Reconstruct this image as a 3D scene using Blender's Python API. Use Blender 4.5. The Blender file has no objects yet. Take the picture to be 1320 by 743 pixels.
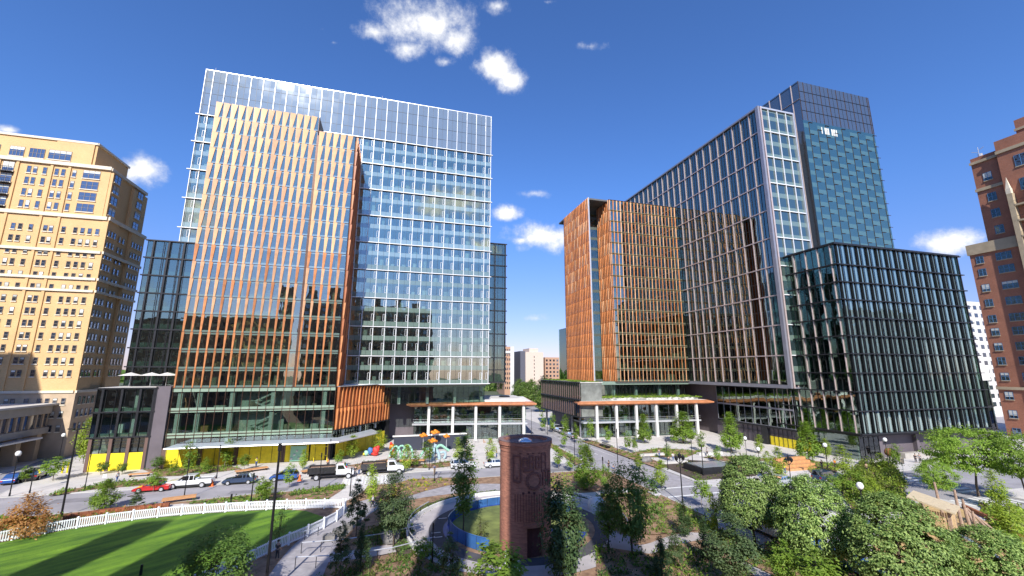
import bpy, math, random
import numpy as np
from mathutils import Vector, Matrix
random.seed(7)
SUNE=4.2; SKYS=.13; EXPO=.62; CLV=6.; SKYTINT=(.46,.68,1.03)
R=math.radians; PI=math.pi
scn=bpy.context.scene; COL=scn.collection
# ---------------------------------------------------------------- camera frame (surveyed)
FPX=541.5; PITCH=R(10.95); ROLL=R(0.12); YAW=R(15.8); CH=18.0; W0,H0=1320,743
def _cam():
    r=np.array([1,0,0.]);F=np.array([0,math.cos(PITCH),math.sin(PITCH)]);u=np.cross(r,F)
    c,s=math.cos(ROLL),math.sin(ROLL); r2=c*r+s*u; u2=-s*r+c*u
    c,s=math.cos(-YAW),math.sin(-YAW); Z=np.array([[c,-s,0],[s,c,0],[0,0,1]])
    return Z@r2,Z@u2,Z@F
CR,CU,CF=_cam()
def ray(px,py): return (px-W0/2)*CR-(py-H0/2)*CU+FPX*CF
def g(px,py,z=0.0):                       # point of the ground (height z) seen at a survey mark
    d=ray(px,py); t=(z-CH)/d[2]; return (float(d[0]*t),float(d[1]*t))
def topz(px_y,p):                         # height above p at which survey row px_y is reached
    lo,hi=0.0,40.0
    for _ in range(40):
        m=(lo+hi)/2; d=np.array([p[0],p[1],m])-np.array([0,0,CH]); y=H0/2-FPX*(d@CU)/(d@CF)
        if y>px_y: lo=m
        else: hi=m
    return lo
def G(l,z=0.0): return [g(a,b,z) for a,b in l]
# ---------------------------------------------------------------- materials
MT={}
def nt(name):
    m=bpy.data.materials.new(name); m.use_nodes=True; t=m.node_tree; t.nodes.clear(); MT[name]=m
    o=t.nodes.new('ShaderNodeOutputMaterial'); return m,t,o
def N(t,k,**kw):
    n=t.nodes.new(k)
    for a,b in kw.items():
        if a in ('inputs',):
            for i,v in b.items(): n.inputs[i].default_value=v
        else: setattr(n,a,b)
    return n
def mixc(t,fac,a,b,mode='MIX'):
    m=N(t,'ShaderNodeMix',data_type='RGBA',blend_type=mode)
    for i,v in ((0,fac),(6,a),(7,b)):
        if isinstance(v,(int,float)): m.inputs[i].default_value=v
        elif isinstance(v,tuple): m.inputs[i].default_value=(*v[:3],1)
        else: t.links.new(v,m.inputs[i])
    return m.outputs[2]
def math_(t,op,a,b=None,c=None,clamp=False):
    m=N(t,'ShaderNodeMath',operation=op,use_clamp=clamp)
    for i,v in enumerate((a,b,c)):
        if v is None: continue
        if isinstance(v,(int,float)): m.inputs[i].default_value=v
        else: t.links.new(v,m.inputs[i])
    return m.outputs[0]
def M(name,col,rough=.6,metal=0.,var=.18,scale=2.,bump=0.,col2=None,spec=.5,coat=0.,island=0.,emit=0):
    m,t,o=nt(name); b=N(t,'ShaderNodeBsdfPrincipled'); t.links.new(b.outputs[0],o.inputs[0])
    b.inputs['Roughness'].default_value=rough; b.inputs['Metallic'].default_value=metal
    b.inputs['Specular IOR Level'].default_value=spec; b.inputs['Coat Weight'].default_value=coat
    tc=N(t,'ShaderNodeTexCoord'); ns=N(t,'ShaderNodeTexNoise',inputs={'Scale':scale,'Detail':6.,'Roughness':.6})
    t.links.new(tc.outputs['Object'],ns.inputs['Vector'])
    c1=tuple(c*(1-var) for c in col); c2=col2 or tuple(min(1,c*(1+var)) for c in col)
    mr=N(t,'ShaderNodeMapRange',inputs={1:.32,2:.68}); t.links.new(ns.outputs[0],mr.inputs[0])
    c=mixc(t,mr.outputs[0],c1,c2)
    if island:
        ge=N(t,'ShaderNodeNewGeometry'); v=math_(t,'MULTIPLY_ADD',ge.outputs['Random Per Island'],2*island,1-island)
        c=mixc(t,1.0,c,v,'MULTIPLY')
    t.links.new(c,b.inputs['Base Color'])
    if bump:
        bp=N(t,'ShaderNodeBump',inputs={'Strength':bump,'Distance':.05}); n2=N(t,'ShaderNodeTexNoise',inputs={'Scale':scale*8,'Detail':4.})
        t.links.new(tc.outputs['Object'],n2.inputs['Vector']); t.links.new(n2.outputs[0],bp.inputs['Height']); t.links.new(bp.outputs[0],b.inputs['Normal'])
    return m
def glassmat(name,refl,tint,gcol=(.9,.97,1.),pane=(2.73,2.73,3.545),off=(0,0,0),jit=.012,rough=.01):
    m,t,o=nt(name)
    tc=N(t,'ShaderNodeTexCoord'); ge=N(t,'ShaderNodeNewGeometry')
    v=N(t,'ShaderNodeVectorMath',operation='SUBTRACT',inputs={1:off}); t.links.new(ge.outputs['Position'],v.inputs[0])
    d=N(t,'ShaderNodeVectorMath',operation='DIVIDE',inputs={1:pane}); t.links.new(v.outputs[0],d.inputs[0])
    f=N(t,'ShaderNodeVectorMath',operation='FLOOR'); t.links.new(d.outputs[0],f.inputs[0])
    w=N(t,'ShaderNodeTexWhiteNoise'); t.links.new(f.outputs[0],w.inputs['Vector'])
    s=N(t,'ShaderNodeVectorMath',operation='SUBTRACT',inputs={1:(.5,.5,.5)}); t.links.new(w.outputs['Color'],s.inputs[0])
    sc=N(t,'ShaderNodeVectorMath',operation='SCALE',inputs={'Scale':jit}); t.links.new(s.outputs[0],sc.inputs[0])
    n2=N(t,'ShaderNodeTexNoise',inputs={'Scale':.35,'Detail':1.}); t.links.new(ge.outputs['Position'],n2.inputs['Vector'])
    s2=N(t,'ShaderNodeVectorMath',operation='SUBTRACT',inputs={1:(.5,.5,.5)}); t.links.new(n2.outputs['Color'],s2.inputs[0])
    sc2=N(t,'ShaderNodeVectorMath',operation='SCALE',inputs={'Scale':jit*1.6}); t.links.new(s2.outputs[0],sc2.inputs[0])
    ad=N(t,'ShaderNodeVectorMath',operation='ADD'); t.links.new(sc.outputs[0],ad.inputs[0]); t.links.new(sc2.outputs[0],ad.inputs[1])
    ad2=N(t,'ShaderNodeVectorMath',operation='ADD'); t.links.new(ad.outputs[0],ad2.inputs[0]); t.links.new(ge.outputs['Normal'],ad2.inputs[1])
    nm=N(t,'ShaderNodeVectorMath',operation='NORMALIZE'); t.links.new(ad2.outputs[0],nm.inputs[0])
    gl=N(t,'ShaderNodeBsdfGlossy',inputs={'Roughness':rough,'Color':(*gcol,1)}); t.links.new(nm.outputs[0],gl.inputs['Normal'])
    fr=N(t,'ShaderNodeFresnel',inputs={'IOR':1.5})
    fac=math_(t,'MULTIPLY_ADD',fr.outputs[0],1-refl,refl,clamp=True)
    if isinstance(tint,tuple) and len(tint)==4:           # opaque backing
        tr=N(t,'ShaderNodeBsdfDiffuse',inputs={'Color':(*tint[:3],1)})
    else: tr=N(t,'ShaderNodeBsdfTransparent',inputs={'Color':(*tint,1)})
    mx=N(t,'ShaderNodeMixShader'); t.links.new(fac,mx.inputs[0]); t.links.new(tr.outputs[0],mx.inputs[1]); t.links.new(gl.outputs[0],mx.inputs[2])
    t.links.new(mx.outputs[0],o.inputs[0]); return m
def brickmat(name,c1,c2,mortar,sx=.22,sz=.075,cyl=None,stain=.25):
    m,t,o=nt(name); b=N(t,'ShaderNodeBsdfPrincipled',inputs={'Roughness':.85}); t.links.new(b.outputs[0],o.inputs[0])
    ge=N(t,'ShaderNodeNewGeometry'); sp=N(t,'ShaderNodeSeparateXYZ'); t.links.new(ge.outputs['Position'],sp.inputs[0])
    if cyl:
        ax=math_(t,'SUBTRACT',sp.outputs[0],cyl[0]); ay=math_(t,'SUBTRACT',sp.outputs[1],cyl[1])
        u=math_(t,'MULTIPLY',math_(t,'ARCTAN2',ay,ax),cyl[2])
    else: u=math_(t,'ADD',sp.outputs[0],sp.outputs[1])
    cb=N(t,'ShaderNodeCombineXYZ'); t.links.new(u,cb.inputs[0]); t.links.new(sp.outputs[2],cb.inputs[1])
    br=N(t,'ShaderNodeTexBrick',inputs={'Color1':(*c1,1),'Color2':(*c2,1),'Mortar':(*mortar,1),'Scale':1.,'Mortar Size':.008,'Brick Width':sx,'Row Height':sz})
    t.links.new(cb.outputs[0],br.inputs['Vector'])
    ns=N(t,'ShaderNodeTexNoise',inputs={'Scale':.35,'Detail':5.}); t.links.new(ge.outputs['Position'],ns.inputs['Vector'])
    v=math_(t,'MULTIPLY_ADD',ns.outputs[0],2*stain,1-stain)
    t.links.new(mixc(t,1.,br.outputs[0],v,'MULTIPLY'),b.inputs['Base Color'])
    return m
def leafmat(name,c1,c2,tr=.35,rough=.6):
    m,t,o=nt(name); ge=N(t,'ShaderNodeNewGeometry')
    rp=N(t,'ShaderNodeMapRange',inputs={1:0.,2:1.}); t.links.new(ge.outputs['Random Per Island'],rp.inputs[0])
    oi=N(t,'ShaderNodeObjectInfo'); v=math_(t,'MULTIPLY_ADD',oi.outputs['Random'],.4,.8)
    c=mixc(t,rp.outputs[0],c1,c2); c=mixc(t,1.,c,v,'MULTIPLY')
    b=N(t,'ShaderNodeBsdfPrincipled',inputs={'Roughness':rough,'Specular IOR Level':.3}); t.links.new(c,b.inputs['Base Color'])
    tl=N(t,'ShaderNodeBsdfTranslucent'); t.links.new(mixc(t,1.,c,(1.2,1.25,.5),'MULTIPLY'),tl.inputs[0])
    mx=N(t,'ShaderNodeMixShader',inputs={0:tr}); t.links.new(b.outputs[0],mx.inputs[1]); t.links.new(tl.outputs[0],mx.inputs[2]); t.links.new(mx.outputs[0],o.inputs[0])
    return m
F=3.545
glassmat('g_blue',.25,(.78,.88,.84),gcol=(.92,.98,.86),pane=(2.73,2.73,F),off=(22.6,0,14.4),jit=.010)
glassmat('g_crown',.2,(.15,.185,.22,1),gcol=(.9,.93,.9),pane=(1.36,1.36,2.5),off=(22.6,0,77.8),jit=.02,rough=.06)
glassmat('g_sp_mid',.10,(.30,.40,.31,1),gcol=(.9,1,.9),pane=(1.45,1.45,F),jit=.01,rough=.05)
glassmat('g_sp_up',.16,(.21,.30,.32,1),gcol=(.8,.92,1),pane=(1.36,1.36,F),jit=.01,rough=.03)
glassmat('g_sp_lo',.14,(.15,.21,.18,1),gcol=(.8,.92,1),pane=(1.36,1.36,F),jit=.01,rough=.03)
glassmat('g_terra',.27,(.68,.76,.68),gcol=(.95,.97,.86),pane=(1.46,1.46,F),off=(-10.8,0,14.4),jit=.009)
glassmat('g_dark',.20,(.50,.62,.58),gcol=(.85,1,.9),pane=(1.45,1.45,3.8),off=(90.2,65,5.5),jit=.012)
glassmat('g_end',.26,(.03,.05,.055,1),gcol=(.8,.95,.85),jit=.01)
glassmat('g_strip',.42,(.16,.23,.23,1),gcol=(.8,.98,.9),pane=(1.4,1.4,3.8),jit=.02)
glassmat('g_slab',.26,(.36,.43,.42),gcol=(.85,.98,.88),pane=(1.42,1.42,F),off=(88.5,76.7,14.4),jit=.008)
glassmat('g_teal',.30,(.02,.05,.055,1),gcol=(.8,.98,.85),pane=(1.54,1.54,F),off=(106.8,80,1),jit=.02,rough=.03)
glassmat('g_tealdark',.3,(.06,.07,.085,1),gcol=(.75,.8,.8),pane=(1.54,1.54,2.8),off=(106.8,80,1),jit=.015,rough=.1)
glassmat('g_clear',.10,(.72,.82,.78),pane=(2.9,2.9,4.2),jit=.005)
glassmat('g_win',.25,(.03,.035,.045,1),gcol=(.8,.88,1),pane=(1.3,1.3,2.58),jit=.03)
glassmat('g_car',.12,(.01,.012,.015,1),pane=(9,9,9),jit=0.)
glassmat('g_dome',.55,(.5,.55,.62,1),gcol=(.9,.95,1),pane=(.5,.5,.5),jit=.02,rough=.05)
glassmat('g_sky',.3,(.42,.46,.5,1),gcol=(.9,.95,1),pane=(1.2,1.2,5),jit=.01,rough=.1)
M('win_trim',(.22,.19,.16),.5,0,.1); M('white_metal',(.78,.79,.8),.35,.1,.05); M('alu',(.62,.63,.65),.35,.5,.06); M('pink_metal',(.58,.47,.45),.42,.3,.1)
M('fin_dusk',(.16,.11,.105),.45,.2,.1); M('dark_metal',(.03,.031,.036),.4,.4,.25); M('frame_grey',(.32,.32,.37),.4,.4,.08,.6); M('bronze',(.09,.045,.03),.45,.4,.2)
M('spandrel_green',(.20,.27,.22),.4,0,.08,.5,coat=.2); M('sp_olive',(.12,.14,.09),.35,0,.1,.5); M('spandrel_pale',(.36,.43,.42),.35,0,.06,.5); M('spandrel_dark',(.09,.11,.10),.4,0,.1,.5)
M('slab_in',(.45,.44,.40),.8,0,.1); M('wall_in',(.17,.18,.165),.9,0,.5,.35); M('wall_in_light',(.5,.52,.46),.8,0,.15,.4); M('floor_in',(.22,.19,.16),.8,0,.3,.5)
M('blind',(.62,.63,.58),.7,0,.1,1,island=.3); M('wood_in',(.42,.20,.07),.6,0,.3,1.5,island=.3); M('furniture',(.3,.24,.17),.7,0,.5,1.2,island=.6)
M('terracotta',(.56,.22,.08),.5,0,.2,.9,island=.28,coat=.12); M('terracotta_sheen',(.80,.47,.23),.3,0,.10,.5,island=.14,coat=.5); M('terracotta_mid',(.68,.37,.19),.42,0,.15,.9,island=.2,coat=.25); M('terracotta_deep',(.42,.14,.05),.45,0,.15,.6,island=.25,coat=.15)
M('soffit_wood',(.50,.20,.09),.5,0,.2,.8); M('stone_dark',(.13,.11,.125),.55,0,.12,.4); M('stone_brown',(.14,.085,.07),.55,0,.15,.5)
M('roof_pale',(.55,.53,.50),.85,0,.12,.3); M('roof_white',(.72,.70,.66),.8,0,.08,.3); M('roof_dark',(.12,.12,.12),.9,0,.2,.4)
M('concrete_col',(.66,.65,.62),.7,0,.06,1); M('yellow_board',(.80,.64,.02),.55,0,.16,1.3,island=.14); M('canopy_grey',(.55,.60,.64),.3,.2,.06)
brickmat('beige_brick',(.64,.40,.175),(.71,.455,.21),(.61,.44,.25),.3,.1,stain=.16); M('cast_stone',(.72,.64,.50),.8,0,.08,.6); M('base_tan',(.50,.38,.26),.8,0,.12,.5); M('podium_stone',(.40,.37,.33),.8,0,.12,.6)
brickmat('red_brick',(.34,.13,.075),(.42,.17,.10),(.30,.18,.13),.3,.1,stain=.25); M('tan_stone',(.45,.36,.24),.8,0,.12,.7)
brickmat('silo_dark_brick',(.28,.11,.08),(.20,.08,.06),(.12,.07,.06),.36,.11,cyl=(14.2,44.9,2.65),stain=.2)
brickmat('silo_brick',(.52,.22,.145),(.34,.14,.095),(.30,.17,.12),.36,.11,cyl=(14.2,44.9,2.65),stain=.2)
M('silo_deep',(.10,.04,.04),.9,0,.2,3); M('silo_cap',(.20,.13,.125),.85,0,.2,2)
M('asphalt',(.33,.315,.33),.9,0,.16,.25,bump=.2); M('asphalt_dark',(.075,.073,.085),.9,0,.2,.3,bump=.2); M('paint_white',(.75,.75,.73),.7,0,.12,2); M('paint_yellow',(.7,.48,.05),.7,0,.12,2)
M('ground_far',(.10,.12,.06),.95,0,.35,.02); M('mulch',(.24,.14,.085),.95,0,.4,1.1,bump=.6,col2=(.40,.25,.15)); M('soil_dark',(.085,.06,.045),.95,0,.4,1.5,bump=.6)
M('gravel_pave',(.34,.32,.33),.9,0,.2,1.2,bump=.3); M('ring_light',(.42,.385,.38),.85,0,.12,.5); M('ring_dark',(.075,.072,.08),.9,0,.2,.6)
M('blue_board',(.04,.13,.34),.5,0,.25,.8); M('blue_deck',(.02,.05,.25),.6,0,.4,1.); M('wood_bench',(.55,.28,.12),.6,0,.2,3,island=.15); M('rust_wood',(.30,.10,.045),.7,0,.25,3,island=.25)
M('wood_log',(.36,.25,.18),.8,0,.25,4); M('tan_roof',(.52,.42,.27),.8,0,.1,3); M('play_plank',(.6,.42,.22),.7,0,.25,4,island=.2); M('slide_metal',(.6,.62,.66),.2,.8,.05)
M('sand_play',(.5,.33,.14),.95,0,.2,1.2,bump=.3)
M('post_black',(.014,.014,.017),.45,.2,.2); M('globe',(.82,.82,.80),.25,0,.03); M('fence_white',(.80,.82,.86),.5,0,.04,2); M('rubber',(.02,.02,.021),.8,0,.2)
M('bark',(.10,.075,.055),.9,0,.35,6,bump=.5); M('bark_pale',(.22,.19,.15),.9,0,.3,6)
M('orange_cone',(.85,.18,.03),.5,0,.05); M('skin',(.45,.28,.2),.6,0,.1); M('hair',(.04,.03,.02),.7); M('stone_boulder',(.2,.19,.18),.9,0,.3,2,bump=.6)
for nm,c in dict(car_white=(.75,.76,.77),car_red=(.55,.02,.02),car_blue=(.03,.10,.36),car_navy=(.035,.06,.12),car_silver=(.45,.47,.5),car_dark=(.03,.03,.04),car_sky=(.12,.28,.5),truck_dark=(.035,.035,.04)).items(): M(nm,c,.25,.15,.04,1,coat=.8)
for nm,c in dict(cl_dark=(.03,.03,.04),cl_white=(.65,.65,.65),cl_red=(.4,.06,.05),cl_blue=(.06,.12,.28),cl_orange=(.8,.25,.03),cl_tan=(.35,.25,.15),cl_yellow=(.75,.75,.05),cl_grey=(.2,.2,.22),art_orange=(.8,.25,.02),art_red=(.62,.04,.03),art_blue=(.05,.16,.4),art_mint=(.33,.62,.46),art_pale=(.4,.55,.62),art_yellow=(.75,.6,.05),screen_dark=(.035,.04,.06),lamp_red=(.4,.01,.01),lamp_white=(.7,.7,.65),terr_wall=(.33,.09,.05)).items(): M(nm,c,.5,0,.08,1)
leafmat('lf_street',(.15,.27,.03),(.27,.38,.06)); leafmat('lf_mid',(.07,.15,.03),(.17,.27,.06)); leafmat('lf_linden',(.055,.125,.02),(.38,.50,.15),.2)
leafmat('lf_dark',(.035,.075,.025),(.09,.14,.05),.2); leafmat('lf_pine',(.06,.11,.04),(.14,.19,.08),.25); leafmat('lf_autumn',(.30,.13,.04),(.42,.24,.08)); leafmat('lf_lime',(.22,.33,.04),(.38,.46,.06))
leafmat('lf_olive',(.10,.13,.03),(.22,.25,.07)); leafmat('lf_gold',(.42,.38,.05),(.55,.45,.05)); leafmat('lf_far',(.10,.17,.04),(.19,.27,.06))
def lawnmat():
    m,t,o=nt('lawn'); b=N(t,'ShaderNodeBsdfPrincipled',inputs={'Roughness':.9}); t.links.new(b.outputs[0],o.inputs[0])
    ge=N(t,'ShaderNodeNewGeometry'); mp=N(t,'ShaderNodeMapping',inputs={'Rotation':(0,0,R(-38))}); t.links.new(ge.outputs['Position'],mp.inputs[0])
    sp=N(t,'ShaderNodeSeparateXYZ'); t.links.new(mp.outputs[0],sp.inputs[0])
    n=N(t,'ShaderNodeTexNoise',inputs={'Scale':.22,'Detail':9.,'Roughness':.75}); t.links.new(ge.outputs['Position'],n.inputs['Vector'])
    s=math_(t,'MULTIPLY_ADD',math_(t,'SINE',math_(t,'ADD',math_(t,'MULTIPLY',sp.outputs[1],2.0),math_(t,'MULTIPLY',n.outputs[0],7.))),.35,.5)
    st=N(t,'ShaderNodeMapping',inputs={'Scale':(.12,1.2,1)}); t.links.new(mp.outputs[0],st.inputs[0]); n4=N(t,'ShaderNodeTexNoise',inputs={'Scale':1.,'Detail':5.}); t.links.new(st.outputs[0],n4.inputs['Vector'])
    f=math_(t,'ADD',math_(t,'MULTIPLY',s,.35),math_(t,'MULTIPLY_ADD',n.outputs[0],1.5,-.55)); f=math_(t,'ADD',f,math_(t,'MULTIPLY_ADD',n4.outputs[0],1.6,-.8),clamp=True)
    n3=N(t,'ShaderNodeTexNoise',inputs={'Scale':9.,'Detail':6.,'Roughness':.8}); t.links.new(ge.outputs['Position'],n3.inputs['Vector'])
    c=mixc(t,f,(.05,.14,.006),(.22,.40,.02)); c=mixc(t,1.,c,math_(t,'MULTIPLY_ADD',n3.outputs[0],1.4,.3),'MULTIPLY'); t.links.new(c,b.inputs['Base Color'])
    bp=N(t,'ShaderNodeBump',inputs={'Strength':1.,'Distance':.12}); t.links.new(n3.outputs[0],bp.inputs['Height']); t.links.new(bp.outputs[0],b.inputs['Normal'])
lawnmat()
def pavemat(name,c1,c2,sx,sy,rot=0.,mortar=.8):
    m,t,o=nt(name); b=N(t,'ShaderNodeBsdfPrincipled',inputs={'Roughness':.85}); t.links.new(b.outputs[0],o.inputs[0])
    ge=N(t,'ShaderNodeNewGeometry'); mp=N(t,'ShaderNodeMapping',inputs={'Rotation':(0,0,rot)}); t.links.new(ge.outputs['Position'],mp.inputs[0])
    br=N(t,'ShaderNodeTexBrick',inputs={'Color1':(*c1,1),'Color2':(*c2,1),'Mortar':(*[c*mortar for c in c1],1),'Scale':1.,'Mortar Size':.02,'Brick Width':sx,'Row Height':sy}); t.links.new(mp.outputs[0],br.inputs['Vector'])
    ns=N(t,'ShaderNodeTexNoise',inputs={'Scale':.4,'Detail':8.,'Roughness':.65}); t.links.new(ge.outputs['Position'],ns.inputs['Vector'])
    t.links.new(mixc(t,1.,br.outputs[0],math_(t,'MULTIPLY_ADD',ns.outputs[0],.6,.7),'MULTIPLY'),b.inputs['Base Color'])
pavemat('pave',(.62,.58,.545),(.56,.53,.50),1.6,1.6); pavemat('pave_fine',(.66,.62,.58),(.58,.55,.52),.6,.3); pavemat('kerb',(.5,.49,.46),(.46,.45,.43),2.5,2.5)
# ---------------------------------------------------------------- mesh builder
class MB:
    def __init__(s,mat='white_metal'): s.v=[]; s.f=[]; s.m=[]; s.mats=[]; s.cur=0; s.mat(mat); s.smooth=False
    def mat(s,n):
        if n not in s.mats: s.mats.append(n)
        s.cur=s.mats.index(n); return s
    def face(s,pts):
        i=len(s.v); s.v+= [tuple(p) for p in pts]; s.f.append(tuple(range(i,i+len(pts)))); s.m.append(s.cur)
    def faces(s,vs,fs):
        i=len(s.v); s.v+=[tuple(p) for p in vs]
        for f in fs: s.f.append(tuple(a+i for a in f)); s.m.append(s.cur)
    def box(s,x0,x1,y0,y1,z0,z1,fr=None):
        vs=[(x,y,z) for z in (z0,z1) for y in (y0,y1) for x in (x0,x1)]
        fs=[(0,2,3,1),(4,5,7,6),(0,1,5,4),(2,6,7,3),(0,4,6,2),(1,3,7,5)]
        if fr:
            vs=[fr(*v) for v in vs]; a=Vector(vs[1])-Vector(vs[0]); b=Vector(vs[2])-Vector(vs[0]); c=Vector(vs[4])-Vector(vs[0])
            if a.cross(b).dot(c)*(x1-x0)*(y1-y0)*(z1-z0)<0: fs=[f[::-1] for f in fs]
        s.faces(vs,fs); return s
    def prism(s,poly,z0,z1):
        n=len(poly); s.faces([(p[0],p[1],z0) for p in poly]+[(p[0],p[1],z1) for p in poly],
            [tuple(range(n-1,-1,-1)),tuple(range(n,2*n))]+[(i,(i+1)%n,(i+1)%n+n,i+n) for i in range(n)]); return s
    def tube(s,a,b,r0,r1=None,n=8,caps=True):
        r1=r0 if r1 is None else r1; a=Vector(a); b=Vector(b); d=(b-a)
        if d.length<1e-6: return s
        d.normalize(); u=d.orthogonal().normalized(); w=d.cross(u)
        vs=[];
        for c,r in ((a,r0),(b,r1)):
            for i in range(n):
                t=2*PI*i/n; vs.append(tuple(c+u*math.cos(t)*r+w*math.sin(t)*r))
        fs=[(i,(i+1)%n,(i+1)%n+n,i+n) for i in range(n)]
        if caps: fs+=[tuple(range(n-1,-1,-1)),tuple(range(n,2*n))]
        s.faces(vs,fs); return s
    def lathe(s,prof,c=(0,0,0),n=16):
        vs=[];fs=[]
        for r,z in prof:
            for i in range(n): t=2*PI*i/n; vs.append((c[0]+r*math.cos(t),c[1]+r*math.sin(t),c[2]+z))
        for k in range(len(prof)-1):
            for i in range(n): a=k*n+i; b=k*n+(i+1)%n; fs.append((a,b,b+n,a+n))
        s.faces(vs,fs+[tuple(range(n-1,-1,-1)),tuple(range((len(prof)-1)*n,len(prof)*n))]); return s
    def blob(s,c,r,n=10,m=6,amp=.15,sc=(1,1,1)):
        vs=[];fs=[]
        ph=[random.random()*6 for _ in range(4)]
        for j in range(1,m):
            for i in range(n):
                t=2*PI*i/n;p=PI*j/m
                k=r*(1+amp*math.sin(3*t+ph[0])*math.sin(2*p+ph[1])+amp*math.cos(2*t+ph[2]+3*p))
                vs.append((c[0]+k*math.sin(p)*math.cos(t)*sc[0],c[1]+k*math.sin(p)*math.sin(t)*sc[1],c[2]+k*math.cos(p)*sc[2]))
        for j in range(m-2):
            for i in range(n): a=j*n+i;b=j*n+(i+1)%n; fs.append((a,a+n,b+n,b))
        fs.append(tuple(range(n))); fs.append(tuple(range((m-2)*n+n-1,(m-2)*n-1,-1)))
        s.faces(vs,fs); return s
    def build(s,name,parent=None,loc=None,smooth=False,raw=False):
        if parent is not None and name in SPLIT and not raw:
            isl=islands(s)
            if 1<len(isl)<=60:
                for fs in isl:
                    q=MB(s.mats[0]); q.mats=list(s.mats); mp={}
                    for f,k in fs:
                        for i in f:
                            if i not in mp: mp[i]=len(q.v); q.v.append(s.v[i])
                        q.f.append(tuple(mp[i] for i in f)); q.m.append(k)
                    o=q.build(name,parent,smooth=smooth,raw=True)
                return o
        me=bpy.data.meshes.new(name); 
        o=(parent.location if parent is not None else (loc or (0,0,0)))
        me.from_pydata([(a-o[0],b-o[1],c-o[2]) for a,b,c in s.v],[],s.f)
        for n in s.mats: me.materials.append(MT[n])
        me.polygons.foreach_set('material_index',s.m)
        if smooth or s.smooth: me.shade_smooth()
        me.update(); ob=bpy.data.objects.new(name,me); COL.objects.link(ob)
        if parent is not None: ob.parent=parent
        else: ob.location=o
        return ob
def islands(m):
    par=list(range(len(m.v)))
    def fnd(a):
        while par[a]!=a: par[a]=par[par[a]]; a=par[a]
        return a
    for f in m.f:
        r=fnd(f[0])
        for i in f[1:]: par[fnd(i)]=r
    G_={}
    for f,k in zip(m.f,m.m): G_.setdefault(fnd(f[0]),[]).append((f,k))
    return list(G_.values())
SPLIT={'ledge','side_ledge','end_ledge','pier','column','concrete_column','hoarding_panel','stone_band','floor_slab','corbel','lightning_rod','side_wall','stone_finial','balcony_slab','bright_window','end_mullion','floor_edge','backing_wall','terrace_column','edge_trim','roof_edge','edge_fascia','spandrel_band','lamp_head','parapet','core_wall','base_wall','panel','dark_side_wall','white_pier','window','window_column','pattern'}
def tag(o,label=None,cat=None,group=None,kind=None):
    for k,v in (('label',label),('category',cat),('group',group),('kind',kind)):
        if v: o[k]=v
    return o
def root(name,label,cat,loc=(0,0,0),group=None):
    o=bpy.data.objects.new(name,None); COL.objects.link(o); o.location=loc; o.empty_display_size=.3; return tag(o,label,cat,group)
def struct(name,mb): o=mb.build(name); o['kind']='structure'; return o
def copy_tree(o,parent=None):
    c=o.copy(); COL.objects.link(c)
    if parent is not None: c.parent=parent
    for ch in list(o.children): copy_tree(ch,c)
    return c
USED={}
def inst(proto,label,loc,rz=0.,sc=(1,1,1),group=None,cat=None):
    o=proto if proto.name not in USED else copy_tree(proto); USED[proto.name]=1
    o.location=loc; o.rotation_euler=(0,0,rz); o.scale=sc if isinstance(sc,tuple) else (sc,)*3
    return tag(o,label,cat,group)
# facade frames: (u,d,z) -> world ; u along the face, d outward
def FY(Y): return lambda u,d,z:(u,Y-d,z)         # faces the viewer side (-y)
def FXm(X): return lambda u,d,z:(X-d,u,z)        # faces -x
def FXp(X): return lambda u,d,z:(X+d,u,z)        # faces +x
def bars(name,par,fr,mat,vs=(),hs=(),z0=0,z1=1,u0=0,u1=1,w=.1,h=.1,d0=0.,d1=.2,hd=None):
    m=MB(mat)
    for u in vs: m.box(u-w/2,u+w/2,d0,d1,z0,z1,fr)
    for z in hs: m.box(u0,u1,d0+.003,hd or d1+.05,z-h/2,z+h/2,fr)
    return m.build(name,par)
def sheet(name,par,fr,mat,u0,u1,z0,z1,d=0.):
    m=MB(mat); m.box(u0,u1,d-.04,d,z0,z1,fr); return m.build(name,par)
def interior(par,fr,u0,u1,zs,depth=7.,back='wall_in',cols=(),colw=.5,cold=1.2,stuff=.5,lit=.0,seed=1):
    rd=random.Random(seed); m=MB('slab_in')
    for z in zs: m.box(u0,u1,-depth,-.12,z-.32,z,fr)
    m.build('floor_slab',par)
    m=MB(back); m.box(u0,u1,-depth-.2,-depth,zs[0],zs[-1],fr); m.build('core_wall',par)
    if cols:
        m=MB('concrete_col')
        for u in cols: m.box(u-colw/2,u+colw/2,-cold-colw,-cold,zs[0],zs[-1],fr)
        m.build('column',par)
    m=MB('furniture')
    for k in range(len(zs)-1):
        z=zs[k]; u=u0+.5
        while u<u1-2:
            w=rd.uniform(.6,2.6)
            if rd.random()<stuff:
                m.mat(rd.choice(['furniture','wood_in','wall_in_light','blind','furniture'])); hh=rd.choice([.75,.8,1.1,1.4,2.1]); dd=rd.uniform(.8,5)
                m.box(u,min(u+w,u1-.2),-dd-.7,-dd,z+.01,z+hh,fr)
            u+=w+rd.uniform(.2,1.6)
    m.build('furniture',par)
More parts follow.
